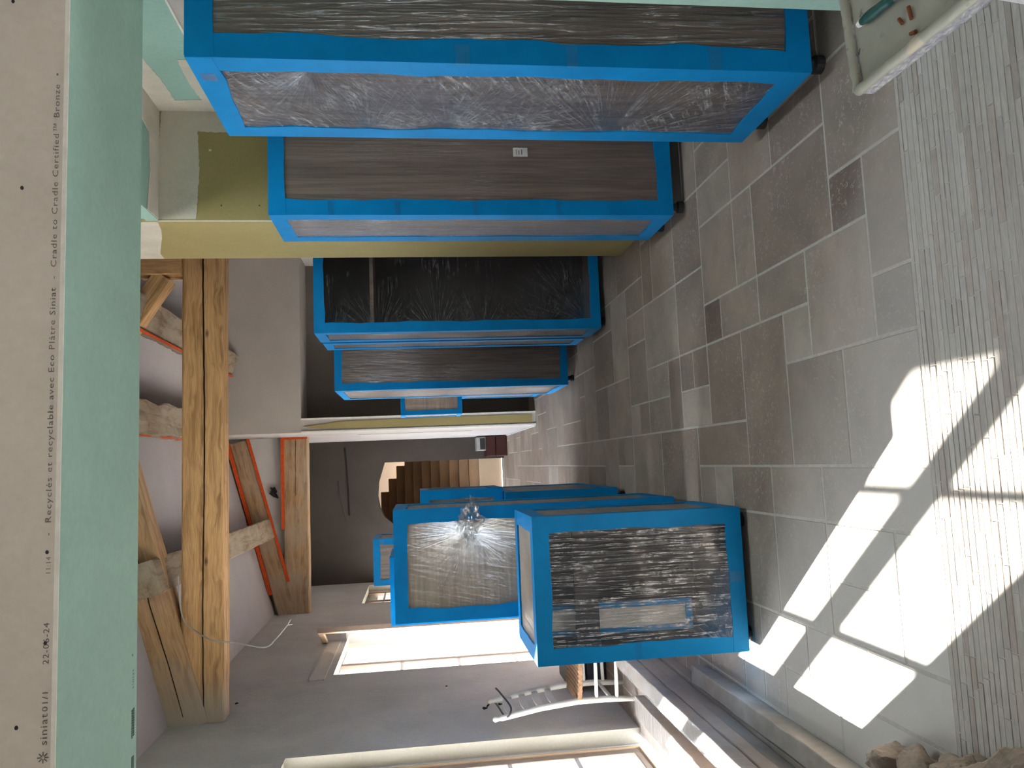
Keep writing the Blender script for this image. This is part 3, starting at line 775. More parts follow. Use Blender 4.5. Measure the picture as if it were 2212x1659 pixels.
# far truss
YB2 = 11.17
tb2 = timber('tie_beam', 'shorter far tie beam outlined by an orange seal', (-1.95, YB2, 3.235), (0.474, YB2, 3.235), 0.22, 0.33, M['timber_dusty'], rough=.03, seed=12)
lbox('orange_seal', tb2, M['orange'], 1.15, 2.43, -.125, -.108, .155, .195)
lbox('orange_seal', tb2, M['orange'], 2.395, 2.43, -.125, -.10, -.165, .155)
MB().prism([(1.6, .004), (2.38, -.01), (2.38, -.004), (1.6, .008)], 'y', -.1125, -.1).build('crack', M['crack'], tb2)
r2 = timber('rafter', 'far rafter sloping down to the left end of the orange-sealed tie beam', (-1.98, YB2, 3.36), (0.43, YB2, 4.008), 0.22, 0.24, M['timber_dusty'], rough=.04, seed=13)
lbox('orange_seal', r2, M['orange'], 0.45, 2.52, -.128, -.108, -.155, -.118)
lbox('orange_seal', r2, M['orange'], 0.35, 2.52, -.128, -.108, .118, .165)
struct(MB().prism([(-1.953, 3.40), (0.474, 3.40), (0.474, zl(.474)), (-1.953, zl(-1.953))], 'y', YB2 + .02, YB2 + .10).build('wall_truss', M['white']), 'white plaster infill of the far truss')
hb = MB()
for k in range(5):
    hb.tube([(-.36 + .02 * k, YB2 + .02, 3.50 + .012 * k), (-.34 + .03 * k, YB2 - .05, 3.54 + .01 * k), (-.30 + .02 * k, YB2 - .03, 3.60 - .015 * k), (-.28, YB2 + .02, 3.52)], .014, 6)
tag(hb.build('cable_bundle', M['cable_dark'], smooth=True), 'tuft of black cable poking out of the white truss infill', 'cable')

def curve_tube(name, pts, r, mat, label, cat='cable', parent=None, sub=6):
    P_ = [Vector(p) for p in pts]; out = []
    for i in range(len(P_) - 1):
        p0 = P_[max(i - 1, 0)]; p1 = P_[i]; p2 = P_[i + 1]; p3 = P_[min(i + 2, len(P_) - 1)]
        for k in range(sub):
            t = k / sub
            out.append(0.5 * ((2 * p1) + (-p0 + p2) * t + (2 * p0 - 5 * p1 + 4 * p2 - p3) * t * t + (-p0 + 3 * p1 - 3 * p2 + p3) * t ** 3))
    out.append(P_[-1])
    o = MB().tube(out, r, 8).build(name, mat, parent, smooth=True)
    if parent is None: tag(o, label, cat)
    return o
cb = curve_tube('hanging_cable', [(-.80, 6.533, 3.47), (-1.0, 6.53, 3.455), (-1.15, 6.525, 3.42), (-1.235, 6.52, 3.33), (-1.29, 6.4, 3.17), (-1.32, 6.4, 3.0), (-1.37, 6.4, 2.78), (-1.31, 6.4, 2.69), (-1.21, 6.4, 2.60)], .006, M['cable'],
           'grey cable looped over the tie beam with a bare forked end')
curve_tube('cable_end', [(-1.21, 6.4, 2.60), (-1.17, 6.4, 2.575)], .003, M['winwhite'], '', parent=cb)
curve_tube('cable_end', [(-1.21, 6.4, 2.60), (-1.21, 6.4, 2.56)], .003, M['winwhite'], '', parent=cb)
curve_tube('junction_cable', [(-.20, 13.59, 2.9), (-.55, 13.55, 2.86), (-.88, 13.5, 2.77)], .006, M['cable_dark'], 'thin black cable with a small lamp socket on the end wall')
curve_tube('wall_cable', [(XW + .005, 6.38, 1.04), (-1.85, 6.15, 1.0), (-1.80, 5.62, .97), (-1.74, 5.62, .93), (-1.70, 5.85, .98), (-1.70, 5.98, 1.0)], .007, M['cable_dark'], 'grey cable from a wall hole wound over the chair back')

# ------------------------------------------------------------------ wrapped cabinets
def strips(mb, axis, a0, a1, corner, d1, d2, w, t, wav, rnd):
    """L profile along axis from a0 to a1. corner: the other two coords; d1,d2: outward signs for those coords"""
    n = max(6, int(abs(a1 - a0) / .07)); others = [i for i in range(3) if i != axis]
    o1, o2 = others
    ph = [rnd.uniform(0, 6.28) for _ in range(6)]
    for (fa, fb, sa, sb, q) in ((o1, o2, d1, d2, 0), (o2, o1, d2, d1, 3)):
        # flange lying on the face whose normal is axis fa (sign sa), extending inwards along fb
        rows = []
        for i in range(n + 1):
            s = a0 + (a1 - a0) * i / n
            e = w * (1 + wav * (math.sin(s * 9 + ph[q]) * .5 + math.sin(s * 23 + ph[q + 1]) * .3) + wav * rnd.uniform(-.25, .25))
            lift = 0.0
            rows.append((s, e, lift))
        vs = []
        ca = corner[0] if fa == o1 else corner[1]; cb_ = corner[1] if fa == o1 else corner[0]
        for s, e, lift in rows:
            k_ = t if q == 0 else 0.0
            for (u, v) in ((ca + sa * t, cb_ + sb * k_), (ca + sa * (t + lift), cb_ - sb * e), (ca + sa * lift, cb_ - sb * e), (ca, cb_ + sb * k_)):
                p = [0, 0, 0]; p[axis] = s; p[fa] = u; p[fb] = v; vs.append(tuple(p))
        fs = []
        for i in range(n):
            for k in range(4): fs.append((i * 4 + k, i * 4 + (k + 1) % 4, (i + 1) * 4 + (k + 1) % 4, (i + 1) * 4 + k))
        fs += [(0, 1, 2, 3), tuple(n * 4 + k for k in range(4))]
        mb.add(vs, fs)
def film_face(face, b, off, mat, parent, org):
    x0, x1, y0, y1, z0, z1 = b
    if face == '-y': c = [(x0, y0 - off, z0), (x1, y0 - off, z0), (x1, y0 - off, z1), (x0, y0 - off, z1)]; uv = (x1 - x0, z1 - z0)
    if face == '+y': c = [(x1, y1 + off, z0), (x0, y1 + off, z0), (x0, y1 + off, z1), (x1, y1 + off, z1)]; uv = (x1 - x0, z1 - z0)
    if face == '-x': c = [(x0 - off, y1, z0), (x0 - off, y0, z0), (x0 - off, y0, z1), (x0 - off, y1, z1)]; uv = (y1 - y0, z1 - z0)
    if face == '+x': c = [(x1 + off, y0, z0), (x1 + off, y1, z0), (x1 + off, y1, z1), (x1 + off, y0, z1)]; uv = (y1 - y0, z1 - z0)
    if face == '+z': c = [(x0, y0, z1 + off), (x1, y0, z1 + off), (x1, y1, z1 + off), (x0, y1, z1 + off)]; uv = (x1 - x0, y1 - y0)
    me = bpy.data.meshes.new('stretch_film'); me.from_pydata([tuple(Vector(p) - Vector(org)) for p in c], [], [(0, 1, 2, 3)])
    ul = me.uv_layers.new(name='UVMap')
    for i, q in enumerate(((0, 0), (uv[0], 0), (uv[0], uv[1]), (0, uv[1]))): ul.data[i].uv = q
    me.materials.append(mat)
    o = bpy.data.objects.new('stretch_film', me); COL.objects.link(o); o.parent = parent
    return o
def cabinet(label, b, films, z_floor=0.0, feet=True, w=.075, wav=.12, seed=1, cat='cabinet', name='wrapped_cabinet', group=None, body='veneer', side=None, openf=False, edges=None, tapes=()):
    x0, x1, y0, y1, z0, z1 = b
    org = ((x0 + x1) / 2, (y0 + y1) / 2, z_floor)
    t = thing(name, label, cat, org, group)
    rnd = random.Random(seed)
    th = .02
    if not openf:
        MB().box(x0, x1, y0, y1, z0, z1).build('body', M[body], t, org, bevel=.003)
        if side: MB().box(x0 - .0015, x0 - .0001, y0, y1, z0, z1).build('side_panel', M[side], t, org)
    else:
        MB().box(x0, x0 + th, y0, y1, z0, z1).build('side_panel', M[body], t, org, bevel=.002)
        MB().box(x1 - th, x1, y0, y1, z0, z1).build('side_panel', M[body], t, org, bevel=.002)
        MB().box(x0 + th, x1 - th, y0, y1, z1 - th, z1).build('top_panel', M[body], t, org, bevel=.002)
        MB().box(x0 + th, x1 - th, y0, y1, z0, z0 + th).build('bottom_panel', M[body], t, org, bevel=.002)
        MB().box(x0 + th, x1 - th, y1 - .01, y1, z0 + th, z1 - th).build('back_panel', M['interior'], t, org)
    E = edges or ['z--', 'z+-', 'z-+', 'z++', 'x-b', 'x-t', 'x+b', 'x+t', 'y-b', 'y-t', 'y+b', 'y+t']
    X_ = {'-': x0, '+': x1}; Y_ = {'-': y0, '+': y1}; Z_ = {'b': z0, 't': z1}; S = {'-': -1, '+': 1, 'b': -1, 't': 1}
    for e in E:
        mb = MB()
        if e[0] == 'z': strips(mb, 2, z0 - .006, z1 + .006, (X_[e[1]], Y_[e[2]]), S[e[1]], S[e[2]], w, .008, wav, rnd)
        if e[0] == 'x': strips(mb, 0, x0 - .004, x1 + .004, (Y_[e[1]], Z_[e[2]]), S[e[1]], S[e[2]], w, .0095, wav, rnd)
        if e[0] == 'y': strips(mb, 1, y0 - .005, y1 + .005, (X_[e[1]], Z_[e[2]]), S[e[1]], S[e[2]], w, .0088, wav, rnd)
        mb.build('edge_guard', M['blue'], t, org)
    for f, mt in films.items(): film_face(f, b, .0055, M[mt] if isinstance(mt, str) else mt, t, org)
    for (px, py_, pz, dx, dy, dz) in tapes:
        MB().box(px, px + dx, py_, py_ + dy, pz, pz + dz).build('clear_tape', M['film_tape'], t, org)
    if feet:
        for fx in (x0 + .06, x1 - .06):
            for fy in (y0 + .06, y1 - .06):
                hgt = z0 - z_floor - .001
                MB().tube([(fx, fy, z_floor), (fx, fy, z_floor + hgt * .35), (fx, fy, z_floor + hgt * .45), (fx, fy, z_floor + hgt)], [.034, .034, .022, .026], 16).build('foot', M['black'], t, org)
    return t, org

FB = 0.088
# A: nearest tall cabinet
fa_side = m_film('stretch_film_fans', ((0.02, 1.62, .75), (0.03, 1.30, .9), (0.0, .62, 1.1), (.55, 1.78, .5), (.02, 1.02, .5)), 0.5, 0.85, 0.6, 10, .55, .03)
fa_front = m_film('stretch_film_vertical_pulled', (), PI / 2 + .03, 1.1, 0.7, 22, .45, .05, 3.0, .42)  # pale streaks strengthened to paint in reflected light
cabinet('nearest tall walnut cabinet on the right with crinkled film on its left side', (1.378, 1.98, 2.504, 3.10, FB, 2.262), {'-y': fa_front, '-x': fa_side}, w=.078, wav=.14, seed=21, side='veneer_dark',
        tapes=[(1.36, 2.493, 1.33, .08, .002, .05), (1.36, 2.493, .95, .08, .002, .04), (1.365, 2.493, .42, .09, .002, .05), (1.366, 2.60, 2.20, .002, .05, .05)])
# B: second tall cabinet
fb_side = m_film('stretch_film_taut', (), PI / 2, 1.1, 0.9, 26, .45, .06)
fb_front = m_film('stretch_film_taut_fine', (), PI / 2 + .01, 0.55, 0.45, 30, .4, .03)
tB, oB = cabinet('second tall walnut cabinet on the right carrying a small white label', (1.352, 1.98, 4.03, 4.50, FB, 2.277), {'-y': fb_front, '-x': fb_side}, w=.076, wav=.10, seed=22,
        tapes=[(1.34, 4.018, z, .08, .002, .03) for z in (1.95, 1.6, 1.18, .72)])
lb = MB().box(1.675, 1.725, 4.0185, 4.0215, .895, .975).build('paper_label', M['label'], tB, oB)
MB().box(1.685, 1.715, 4.0178, 4.0185, .925, .930).box(1.685, 1.710, 4.0178, 4.0185, .940, .945).box(1.685, 1.715, 4.0178, 4.0185, .955, .958).build('print', M['ink_grey'], lb, oB)

# C: open tall cabinet behind the post
fc_front = m_film('stretch_film_edge_glints', ((.02, .08, .75), (-.05, 1.3, .5), (-.05, .95, .45), (-.05, .5, .45), (-.05, 1.75, .45), (-.05, 2.1, .3)), 0.0, 0.9, 0.7, 14, .4, .02, 3.0, .6)  # window glints along the edge painted as pale creases
fc_side = m_film('stretch_film_short_fan', ((.0, 1.45, .5), (.3, .9, .4)), .2, .6, .4, 8, .6, .06)
tC, oC = cabinet('open-fronted tall dark cabinet half hidden behind the olive post, one shelf inside', (1.052, 2.02, 5.93, 6.36, FB - .03, 2.293), {'-y': fc_front, '-x': fc_side}, w=.07, wav=.10, seed=23, openf=True)
MB().box(1.072, 2.0, 5.95, 6.34, 1.848, 1.876).build('shelf', M['veneer'], tC, oC)
# C2: slim tall panel
cabinet('slim tall wrapped cabinet squeezed behind the open-fronted one', (1.07, 1.95, 6.55, 6.90, FB - .03, 2.30), {'-y': 'film_soft', '-x': fc_side}, w=.065, wav=.10, seed=24)
# D
fd_front = m_film('stretch_film_mottled', ((.0, .9, .3), (.0, .3, .35)), PI / 2 - .04, .55, .45, 18, .5, .05)
fd_side = m_film('stretch_film_starburst', ((.45, 1.15, .8), (.5, 1.75, .5), (.4, .55, .6)), .4, .9, .6, 8, .6, .06)
cabinet('farthest tall walnut cabinet on the right, beside the passage', (0.735, 1.45, 7.25, 8.20, FB - .01, 2.28), {'-y': fd_front, '-x': fd_side}, w=.06, wav=.12, seed=25, body='veneer')
# E: small box beyond D on a hidden low cabinet
cabinet('small wrapped wall unit jutting out beside the farthest tall cabinet', (0.603, 1.35, 9.0, 9.45, 1.007, 1.708), {'-y': 'film_soft', '-x': 'film_soft'}, z_floor=1.0, feet=False, w=.045, wav=.08, seed=26, body='veneer_light')
cabinet('low wrapped cabinet in the alcove under the small wall unit', (0.82, 1.40, 8.95, 9.50, .05, .985), {'-y': 'film_soft', '-x': 'film_soft'}, feet=True, w=.05, seed=27)

# left group
f1 = m_film('stretch_film_mirror', ((.02, .1, .3), (.2, .0, .25)), PI / 2, 1.8, 1.2, 26, .5, .10, 3.4, .34)  # reflection of bright surroundings partly painted as pale streaks
t1, o1 = cabinet('low open-fronted cabinet nearest on the left, film stretched over its dark front', (-.912, -.262, 3.515, 4.12, .045, 1.025), {'-y': f1, '+z': 'film_vert', '+x': 'film_soft'}, w=.066, wav=.10, seed=31, openf=True, body='veneer_light', feet=True,
       tapes=[(-.27, 3.50, .78, .06, .002, .03), (-.60, 3.5, .05, .05, .002, .06), (-.91, 3.5, .55, .08, .002, .03)])
MB().box(-.892, -.282, 3.53, 3.55, .735, .845).build('cross_rail', M['rail'], t1, o1)
pn = MB().box(-.79, -.70, 3.60, 3.62, .28, 1.0).build('drawer_front', M['label'], t1, o1)
for (a, b_) in ((-.815, -.79), (-.70, -.675)):
    MB().box(a, b_, 3.59, 3.63, .27, 1.0).build('edge_guard', M['blue'], t1, o1)
MB().box(-.79, -.70, 3.592, 3.628, .27, .30).build('edge_guard', M['blue'], t1, o1)
f2 = m_film('stretch_film_slanted', ((.47, 1.19, .45),), 1.35, .45, .4, 12, .35, .03)
t2, o2 = cabinet('tall pale walnut cabinet behind the low open one, crumpled film knot on its edge', (-.842, -.245, 4.32, 4.95, FB, 1.678), {'-y': f2, '+x': 'film_vert'}, w=.066, wav=.14, seed=32, body='veneer_light')
# crumpled film knot
def knot():
    bm = bmesh.new(); bmesh.ops.create_icosphere(bm, subdivisions=4, radius=1.0)
    r = random.Random(8)
    dirs = [(Vector((r.uniform(-1, 1), r.uniform(-1, 1), r.uniform(-1, 1))).normalized(), r.uniform(4, 9)) for _ in range(14)]
    for v in bm.verts:
        p = v.co.copy(); k = 1 + sum(.10 * math.sin(f * p.dot(d) * 2 + 3 * d.x) for d, f in dirs)
        v.co = Vector((-.318 + p.x * .098 * k, 4.293 + p.y * .02 * k, 1.262 + p.z * .066 * k * (1 - .45 * abs(p.x)) - .25 * p.x * .06))
    me = bpy.data.meshes.new('film_knot'); bm.to_mesh(me); bm.free()
    for v in me.vertices: v.co -= Vector(o2)
    me.materials.append(M['film_knot'])
    o = bpy.data.objects.new('film_knot', me); COL.objects.link(o); o.parent = t2
    for f in me.polygons: f.use_smooth = False
knot()
cabinet('low wrapped cabinet behind the tall pale one on the left', (-.85, -.225, 5.62, 7.0, FB - .01, .90), {'+x': 'film_soft', '-y': 'film_soft', '+z': 'film_vert'}, w=.07, wav=.12, seed=33, feet=True)
cabinet('small wrapped box standing on the low cabinet on the left', (-.80, -.192, 5.75, 6.35, .925, 1.52), {'+x': 'film_vert', '-y': 'film_vert'}, z_floor=.913, feet=False, w=.06, wav=.1, seed=34)
cabinet('blue-edged wrapped cabinet just visible over the tall pale one', (-.99, -.575, 5.02, 5.50, FB, 1.728), {'-y': 'film_vert', '+x': 'film_soft'}, w=.07, seed=35)
cabinet('tallest wrapped cabinet on the left showing above the others', (-1.06, -.655, 7.2, 7.7, FB, 1.955), {'-y': 'film_soft', '+x': 'film_soft'}, w=.05, wav=.15, seed=36, tapes=[(-.85, 7.185, 1.92, .04, .002, .03), (-1.05, 7.185, 1.88, .04, .002, .03), (-.70, 7.185, 1.86, .05, .002, .05)])

# ------------------------------------------------------------------ ladder-back chair
def chair():
    ox, oy = -1.5, 5.81
    t = thing('ladder_back_chair', 'cream ladder-back chair with brown woven seat against the left wall', 'chair', (ox, oy, 0)); g = (ox, oy, 0)
    B = [((-1.725, 5.60), (-1.80, 5.60)), ((-1.725, 6.02), (-1.80, 6.02))]
    for (b, tp) in B:
        MB().tube([(b[0] - .015, b[1], 0), (b[0], b[1], .25), (b[0], b[1], .45), (b[0] * .65 + tp[0] * .35, b[1], .72), (tp[0], tp[1], 1.0), (tp[0] - .003, tp[1], 1.02), (tp[0] - .004, tp[1], 1.05), (tp[0] - .004, tp[1], 1.065)],
                  [.018, .023, .024, .023, .020, .014, .022, .010], 12).build('back_post', M['chairpaint'], t, g, smooth=True)
    for y in (5.57, 6.05):
        MB().tube([(-1.30, y, 0), (-1.30, y, .30), (-1.30, y, .465)], [.014, .019, .017], 12).build('front_leg', M['chairpaint'], t, g, smooth=True)
    for k, z in enumerate((.60, .70, .80, .91)):
        xx = -1.725 - .075 * (z - .45) / .55
        n = 12; poly = []
        hh = .034 if k < 3 else .046
        top = [(5.615 + .39 * i / n, z + hh * (.75 + .45 * math.sin(PI * i / n))) for i in range(n + 1)]
        bot = [(5.615 + .39 * i / n, z - hh * .6 + .01 * math.sin(PI * i / n)) for i in range(n + 1)]
        MB().prism(top + bot[::-1], 'x', xx - .005, xx + .005).build('back_slat', M['chairpaint'], t, g)
    n = 24; vs = []
    st = MB()
    pr = [(-1.74, 5.585), (-1.74, 6.035), (-1.28, 6.075), (-1.28, 5.545)]
    rows = 30
    for i in range(rows + 1):
        u = i / rows; z = .455 + .004 * math.sin(u * 90) - .012 * math.sin(PI * u)
        x = -1.745 + .47 * u; h = .225 + .04 * u
        vs += [(x, 5.81 - h, z), (x, 5.81 - h * .5, z - .006), (x, 5.81 + h * .5, z - .006), (x, 5.81 + h, z), (x, 5.81 + h, z - .035), (x, 5.81 - h, z - .035)]
    fs = [(i * 6 + k, i * 6 + (k + 1) % 6, (i + 1) * 6 + (k + 1) % 6, (i + 1) * 6 + k) for i in range(rows) for k in range(6)] + [tuple(range(6)), tuple(rows * 6 + k for k in range(6))]
    st.add(vs, fs); st.build('seat', M['rush'], t, g, bevel=.006)
    for z in (.16, .31):
        MB().tube([(-1.725, 5.60, z), (-1.30, 5.57, z)], .0135, 8).build('stretcher', M['chairpaint'], t, g, smooth=True)
        MB().tube([(-1.725, 6.02, z), (-1.30, 6.05, z)], .0135, 8).build('stretcher', M['chairpaint'], t, g, smooth=True)
    MB().tube([(-1.725, 5.60, .20), (-1.725, 6.02, .20)], .0135, 8).build('stretcher', M['chairpaint'], t, g, smooth=True)
    MB().tube([(-1.30, 5.57, .25), (-1.30, 6.05, .25)], .0135, 8).build('stretcher', M['chairpaint'], t, g, smooth=True)
chair()
cs = thing('tool_case', 'dark grey case on the floor behind the chair legs', 'case', (-1.68, 6.75, 0))
MB().box(-1.90, -1.45, 6.55, 6.95, 0, .17).build('body', M['darkgrey'], cs, (-1.68, 6.75, 0), bevel=.02)
MB().box(-1.90, -1.45, 6.55, 6.95, .175, .34).build('lid', M['darkgrey'], cs, (-1.68, 6.75, 0), bevel=.02)
MB().tube([(-1.76, 6.54, .20), (-1.76, 6.51, .24), (-1.60, 6.51, .24), (-1.60, 6.54, .20)], .01, 8).build('handle', M['black'], cs, (-1.68, 6.75, 0))

# ------------------------------------------------------------------ boards on the floor at the left
def plank(name, label, x0, x1, y0, y1, z0, z1, mat, skew=0.0, film=None, group=None, rough=.0035, seed=1):
    n = 30; r = random.Random(seed); vs = []
    for i in range(n + 1):
        y = y0 + (y1 - y0) * i / n; s = skew * i / n
        for (x, z) in ((x0, z0), (x1, z0), (x1, z1), (x0, z1)):
            vs.append((x + s + r.uniform(-1, 1) * rough, y, z + (r.uniform(-1, 0) * rough if z == z1 else 0)))
    fs = [(i * 4 + k, i * 4 + (k + 1) % 4, (i + 1) * 4 + (k + 1) % 4, (i + 1) * 4 + k) for i in range(n) for k in range(4)] + [(0, 1, 2, 3), tuple(n * 4 + k for k in range(4))]
    org = ((x0 + x1) / 2, y0, z0)
    if film:
        t = thing(name, label, 'board', org, group)
        MB().add(vs, fs).build('board_body', M[mat], t, org, bevel=.004)
        e = .004
        me = bpy.data.meshes.new('stretch_film')
        nv, nf = [], []
        for i in range(n + 1):
            y = y0 - .02 + (y1 - y0 + .05) * i / n; s = skew * i / n
            w_ = r.uniform(-.003, .004)
            prof = [(x1 + e, z0 + .004), (x1 + e + w_, (z0 + z1) / 2), (x1 + e, z1 + e * .6), (x1 - .01, z1 + e + w_), (x0 + .01, z1 + e - w_), (x0 - e, z1 + e * .6), (x0 - e - w_, (z0 + z1) / 2), (x0 - e, z0 + .004)]
            nv += [(x + s - org[0], y - org[1], z - org[2]) for x, z in prof]
        for i in range(n):
            for k in range(7): nf.append((i * 8 + k, i * 8 + k + 1, (i + 1) * 8 + k + 1, (i + 1) * 8 + k))
        nf.append(tuple(n * 8 + k for k in range(8)))
        me.from_pydata(nv, [], nf); ul = me.uv_layers.new(name='UVMap')
        for p in me.polygons:
            for li in p.loop_indices:
                vi = me.loops[li].vertex_index; ul.data[li].uv = ((vi // 8) * (y1 - y0) / n, (vi % 8) * .05)
        me.materials.append(film); o = bpy.data.objects.new('stretch_film', me); COL.objects.link(o); o.parent = t
        return t
    o = MB().add(vs, fs).build(name, M[mat], None, org, bevel=.005)
    return tag(o, label, 'board', group)
plank('floor_joist', 'square taupe joist lying loose on the tiles, rightmost of the timbers', -1.205, -1.115, 1.3, 4.17, 0, .093, 'board_dusty', -.03, seed=3)
zs = [0, .075, .150, .222, .292]
lab = ['bottom long board of the stack lying along the left wall', 'second long board up in the stack along the left wall', 'third long board up in the stack, just under the wrapped one']
for k in range(3):
    dx = (0.012, -.004, .006)[k]
    plank('long_board', lab[k], -1.352 + dx * .2, -1.258 + dx, 1.45, 5.0 - .05 * k, zs[k] + .001, zs[k + 1] - .002, 'board', 0.0, group='long boards stacked along the left wall', seed=10 + k)
fbd = m_film('board_film', (), 1.45, .5, .3, 14, .35, .04)
plank('long_board', 'topmost board of the stack, wrapped in film and striped by sun', -1.352, -1.258, 1.45, 5.05, zs[3] + .001, zs[4], 'board', 0.0, film=fbd, group='long boards stacked along the left wall', seed=14)
plank('wrapped_board', 'low film-wrapped board nearest the windows, striped by sun', -1.80, -1.66, 1.6, 5.25, 0.002, .125, 'board', .05, film=fbd, seed=15)

# ------------------------------------------------------------------ rubble stones at the lower left
def stone(i, x, y, z, sx, sy, sz, label):
    bm = bmesh.new(); bmesh.ops.create_icosphere(bm, subdivisions=4, radius=1.0)
    r = random.Random(100 + i)
    dirs = [(Vector((r.uniform(-1, 1), r.uniform(-1, 1), r.uniform(-1, 1))).normalized(), r.uniform(2, 7), r.uniform(0, 6)) for _ in range(16)]
    cuts = [(Vector((r.uniform(-1, 1), r.uniform(-1, 1), r.uniform(-.3, 1))).normalized(), r.uniform(.6, .85)) for _ in range(7)]
    for v in bm.verts:
        p = v.co.copy()
        for d, c in cuts:
            e = p.dot(d) - c
            if e > 0: p -= d * e * .85
        k = 1 + sum(.035 * math.sin(f * p.dot(d) + h) for d, f, h in dirs) + sum(.018 * math.sin(f * 4 * p.dot(d) + h) for d, f, h in dirs[:8])
        v.co = Vector((p.x * sx * k, p.y * sy * k, p.z * sz * k))
    mn = min(v.co.z for v in bm.verts)
    for v in bm.verts: v.co.z -= mn
    me = bpy.data.meshes.new('rubble_stone'); bm.to_mesh(me); bm.free()
    me.materials.append(M['stone'])
    o = bpy.data.objects.new('rubble_stone', me); COL.objects.link(o); o.location = (x, y, z); o.rotation_euler = (0, 0, r.uniform(0, 6))
    tag(o, label, 'stone', 'rubble stones at the foot of the opening')
ST = [(-1.00, 2.40, 0, .075, .10, .07, 'smooth grey rubble stone at the far end of the heap'),
      (-.97, 2.25, 0, .07, .08, .06, 'ochre rubble stone next to the smooth grey one'),
      (-.955, 2.12, 0, .07, .075, .06, 'low tan rubble stone in the middle of the heap'),
      (-.90, 2.02, 0, .06, .06, .07, 'dark pointed rubble stone leaning in the heap'),
      (-.90, 1.90, 0, .09, .075, .08, 'brown layered rubble stone near the frame corner'),
      (-.82, 1.78, 0, .09, .08, .10, 'largest pale rubble stone at the nearest end of the heap'),
      (-1.12, 2.28, .0, .06, .07, .07, 'grey rubble stone behind the ochre one, beside the joist'),
      (-1.07, 2.02, .0, .09, .10, .12, 'tall rough rubble stone at the back of the heap'),
      (-.99, 1.78, 0, .09, .10, .13, 'rough rubble stone at the left edge of the heap')]
for i, s in enumerate(ST): stone(i, s[0], s[1], s[2], s[3] * .88, s[4] * .86, s[5], s[6])

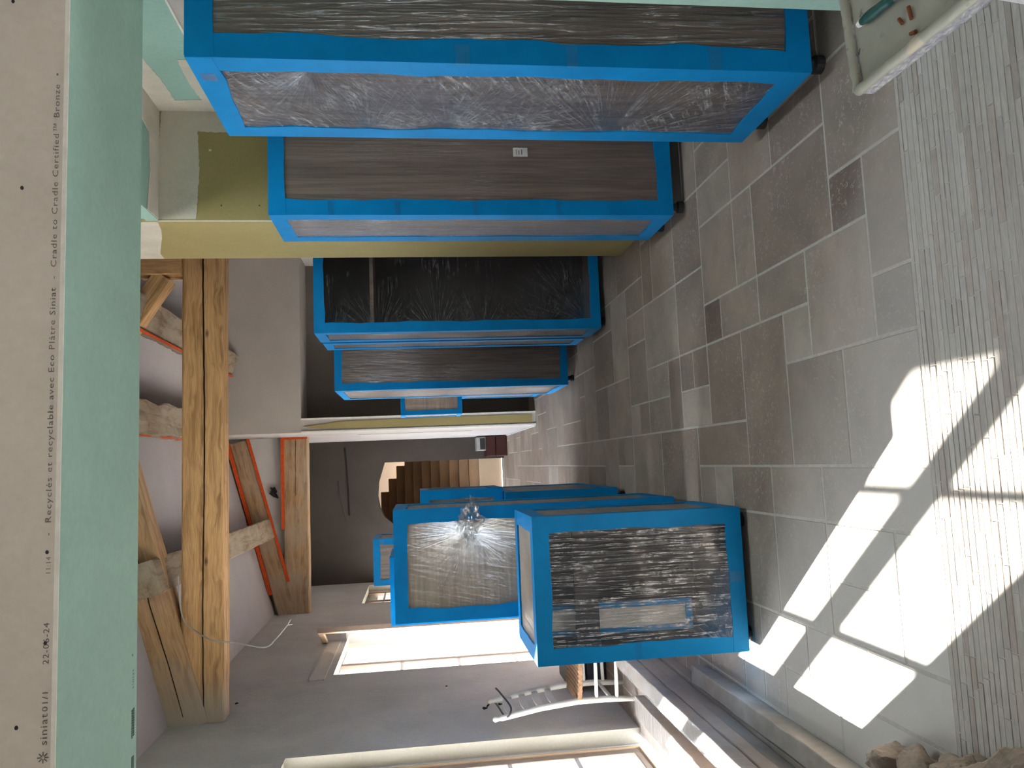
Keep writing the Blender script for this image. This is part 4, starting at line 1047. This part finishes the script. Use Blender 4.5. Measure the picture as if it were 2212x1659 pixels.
# ------------------------------------------------------------------ mortar tray on a trestle, lower right of the room
def tray():
    zt = 0.47
    # corners measured on the tray's top plane
    c0 = Vector((0.865, 1.655, 0)); u = Vector((.30, .030, 0)).normalized(); v = Vector((-.007, -.43, 0)).normalized()
    Lx, Ly = 0.62, 0.86; org = (c0.x + .3, c0.y - .4, 0)
    t = thing('mortar_tray', 'stained white plastic mortar tray with raised spattered rims at the right', 'tray', (org[0], org[1], zt - .05))
    O = (org[0], org[1], zt - .05)
    def pt(a, b, z): p = c0 + u * a + v * b; return (p.x, p.y, z)
    def slab(a0, a1, b0, b1, z0, z1):
        vs = [pt(a, b, z) for z in (z0, z1) for b in (b0, b1) for a in (a0, a1)]
        return MB().add(vs, [(0, 2, 3, 1), (4, 5, 7, 6), (0, 1, 5, 4), (2, 6, 7, 3), (0, 4, 6, 2), (1, 3, 7, 5)])
    slab(.012, Lx - .012, .012, Ly - .012, zt - .03, zt - .018).build('base', M['tray'], t, O)
    def rim(a0, b0, a1, b1):
        p, q = Vector(pt(a0, b0, zt - .012)), Vector(pt(a1, b1, zt - .012)); n = 40; r = random.Random(int(a0 * 10 + b1 * 7))
        pts = [p.lerp(q, i / n) + Vector((r.uniform(-1, 1), r.uniform(-1, 1), r.uniform(-1, 1))) * .0012 for i in range(n + 1)]
        return MB().tube(pts, [.013 + r.uniform(-.001, .0012) for _ in pts], 10)
    rim(0, 0, Lx, 0).build('rim', M['tray'], t, O, smooth=True)
    rim(0, 0, 0, Ly).build('rim', M['tray'], t, O, smooth=True)
    rim(Lx, 0, Lx, Ly).build('rim', M['tray'], t, O, smooth=True)
    rim(0, Ly, Lx, Ly).build('rim', M['tray'], t, O, smooth=True)
    slab(-.008, .012, 0, Ly, zt - .05, zt - .012).build('side_wall', M['trayside'], t, O)
    slab(0, Lx, -.008, .012, zt - .05, zt - .012).build('side_wall', M['trayside'], t, O)
    slab(Lx - .012, Lx + .008, 0, Ly, zt - .05, zt - .012).build('side_wall', M['trayside'], t, O)
    slab(0, Lx, Ly - .012, Ly + .008, zt - .05, zt - .012).build('side_wall', M['trayside'], t, O)
    # handle-like grip of a scraper lying in the tray
    g = thing('scraper', 'green-gripped plaster-caked scraper lying in the mortar tray', 'tool', pt(.2, .16, zt - .018)); G = pt(.2, .16, zt - .018)
    p0, p1 = Vector(pt(.148, .065, zt - .004)), Vector(pt(.136, .185, zt - .004))
    MB().tube([p0.lerp(p1, k / 6) for k in range(7)], [.009, .0125, .013, .012, .012, .013, .010], 10).build('grip', M['green_grip'], g, G, smooth=True)
    MB().tube([p0 + (p0 - p1) * .12, p0], [.008, .010], 8).build('plaster_lump', M['gypsum'], g, G)
    d = (p1 - p0).normalized(); s = d.cross(Vector((0, 0, 1)))
    e = p1 + d * .13
    MB().add([p1 + s * .012, p1 - s * .012, e - s * .04, e + s * .04, p1 + s * .012 + Vector((0, 0, .002)), p1 - s * .012 + Vector((0, 0, .002)), e - s * .04 + Vector((0, 0, .002)), e + s * .04 + Vector((0, 0, .002))],
             [(0, 1, 2, 3), (4, 7, 6, 5), (0, 4, 5, 1), (1, 5, 6, 2), (2, 6, 7, 3), (3, 7, 4, 0)]).build('blade', M['steel'], g, G)
    labs = ['brown cigarette end beside the scraper in the tray', 'longer brown cigarette end further along the tray', 'brown cigarette end close to the spattered rim']
    for k, (a, b, c, d_) in enumerate(((.084, .178, .068, .186), (.092, .213, .060, .216), (.030, .205, .026, .222))):
        tag(MB().tube([pt(a, b, zt - .012), pt(c, d_, zt - .012)], .0042, 10).build('cigarette_end', M['butt']), labs[k], 'cigarette end')
    s = thing('trestle', 'folded trestle holding up the mortar tray', 'trestle', (org[0] + .1, org[1], 0)); S = (org[0] + .1, org[1], 0)
    MB().add([pt(a, b, z) for z in (zt - .10, zt - .051) for b in (.38, .43) for a in (.22, .58)], [(0, 2, 3, 1), (4, 5, 7, 6), (0, 1, 5, 4), (2, 6, 7, 3), (0, 4, 6, 2), (1, 3, 7, 5)]).build('top_bar', M['steel'], s, S)
    for a in (.26, .54):
        MB().tube([pt(a, .405, zt - .10), pt(a, .30, 0)], .012, 8).build('leg', M['steel'], s, S)
        MB().tube([pt(a, .405, zt - .10), pt(a, .66, 0)], .012, 8).build('leg', M['steel'], s, S)
tray()

def ribbed_cloth():
    A = Vector((1.136, 1.680, 0)); u = Vector((-.089, -.113, 0)).normalized(); v = Vector((.113, -.089, 0)).normalized()
    mb = MB(); n = 36; Lu, Lv = .17, .20; vs = []
    for i in range(n + 1):
        z = .052 + .004 * math.sin(i * 1.9)
        for (b, zz) in ((0, 0.0), (-.004, z * .6), (.01, z), (Lv - .01, z), (Lv + .004, z * .6), (Lv, 0.0)):
            p = A + u * (Lu * i / n) + v * b; vs.append((p.x, p.y, zz))
    fs = [(i * 6 + k, i * 6 + (k + 1) % 6, (i + 1) * 6 + (k + 1) % 6, (i + 1) * 6 + k) for i in range(n) for k in range(6)] + [tuple(range(6)), tuple(n * 6 + k for k in range(6))]
    o = mb.add(vs, fs).build('folded_cloth', M['cloth'], smooth=False)
    tag(o, 'white ribbed cloth folded on the floor below the mortar tray', 'cloth')
ribbed_cloth()
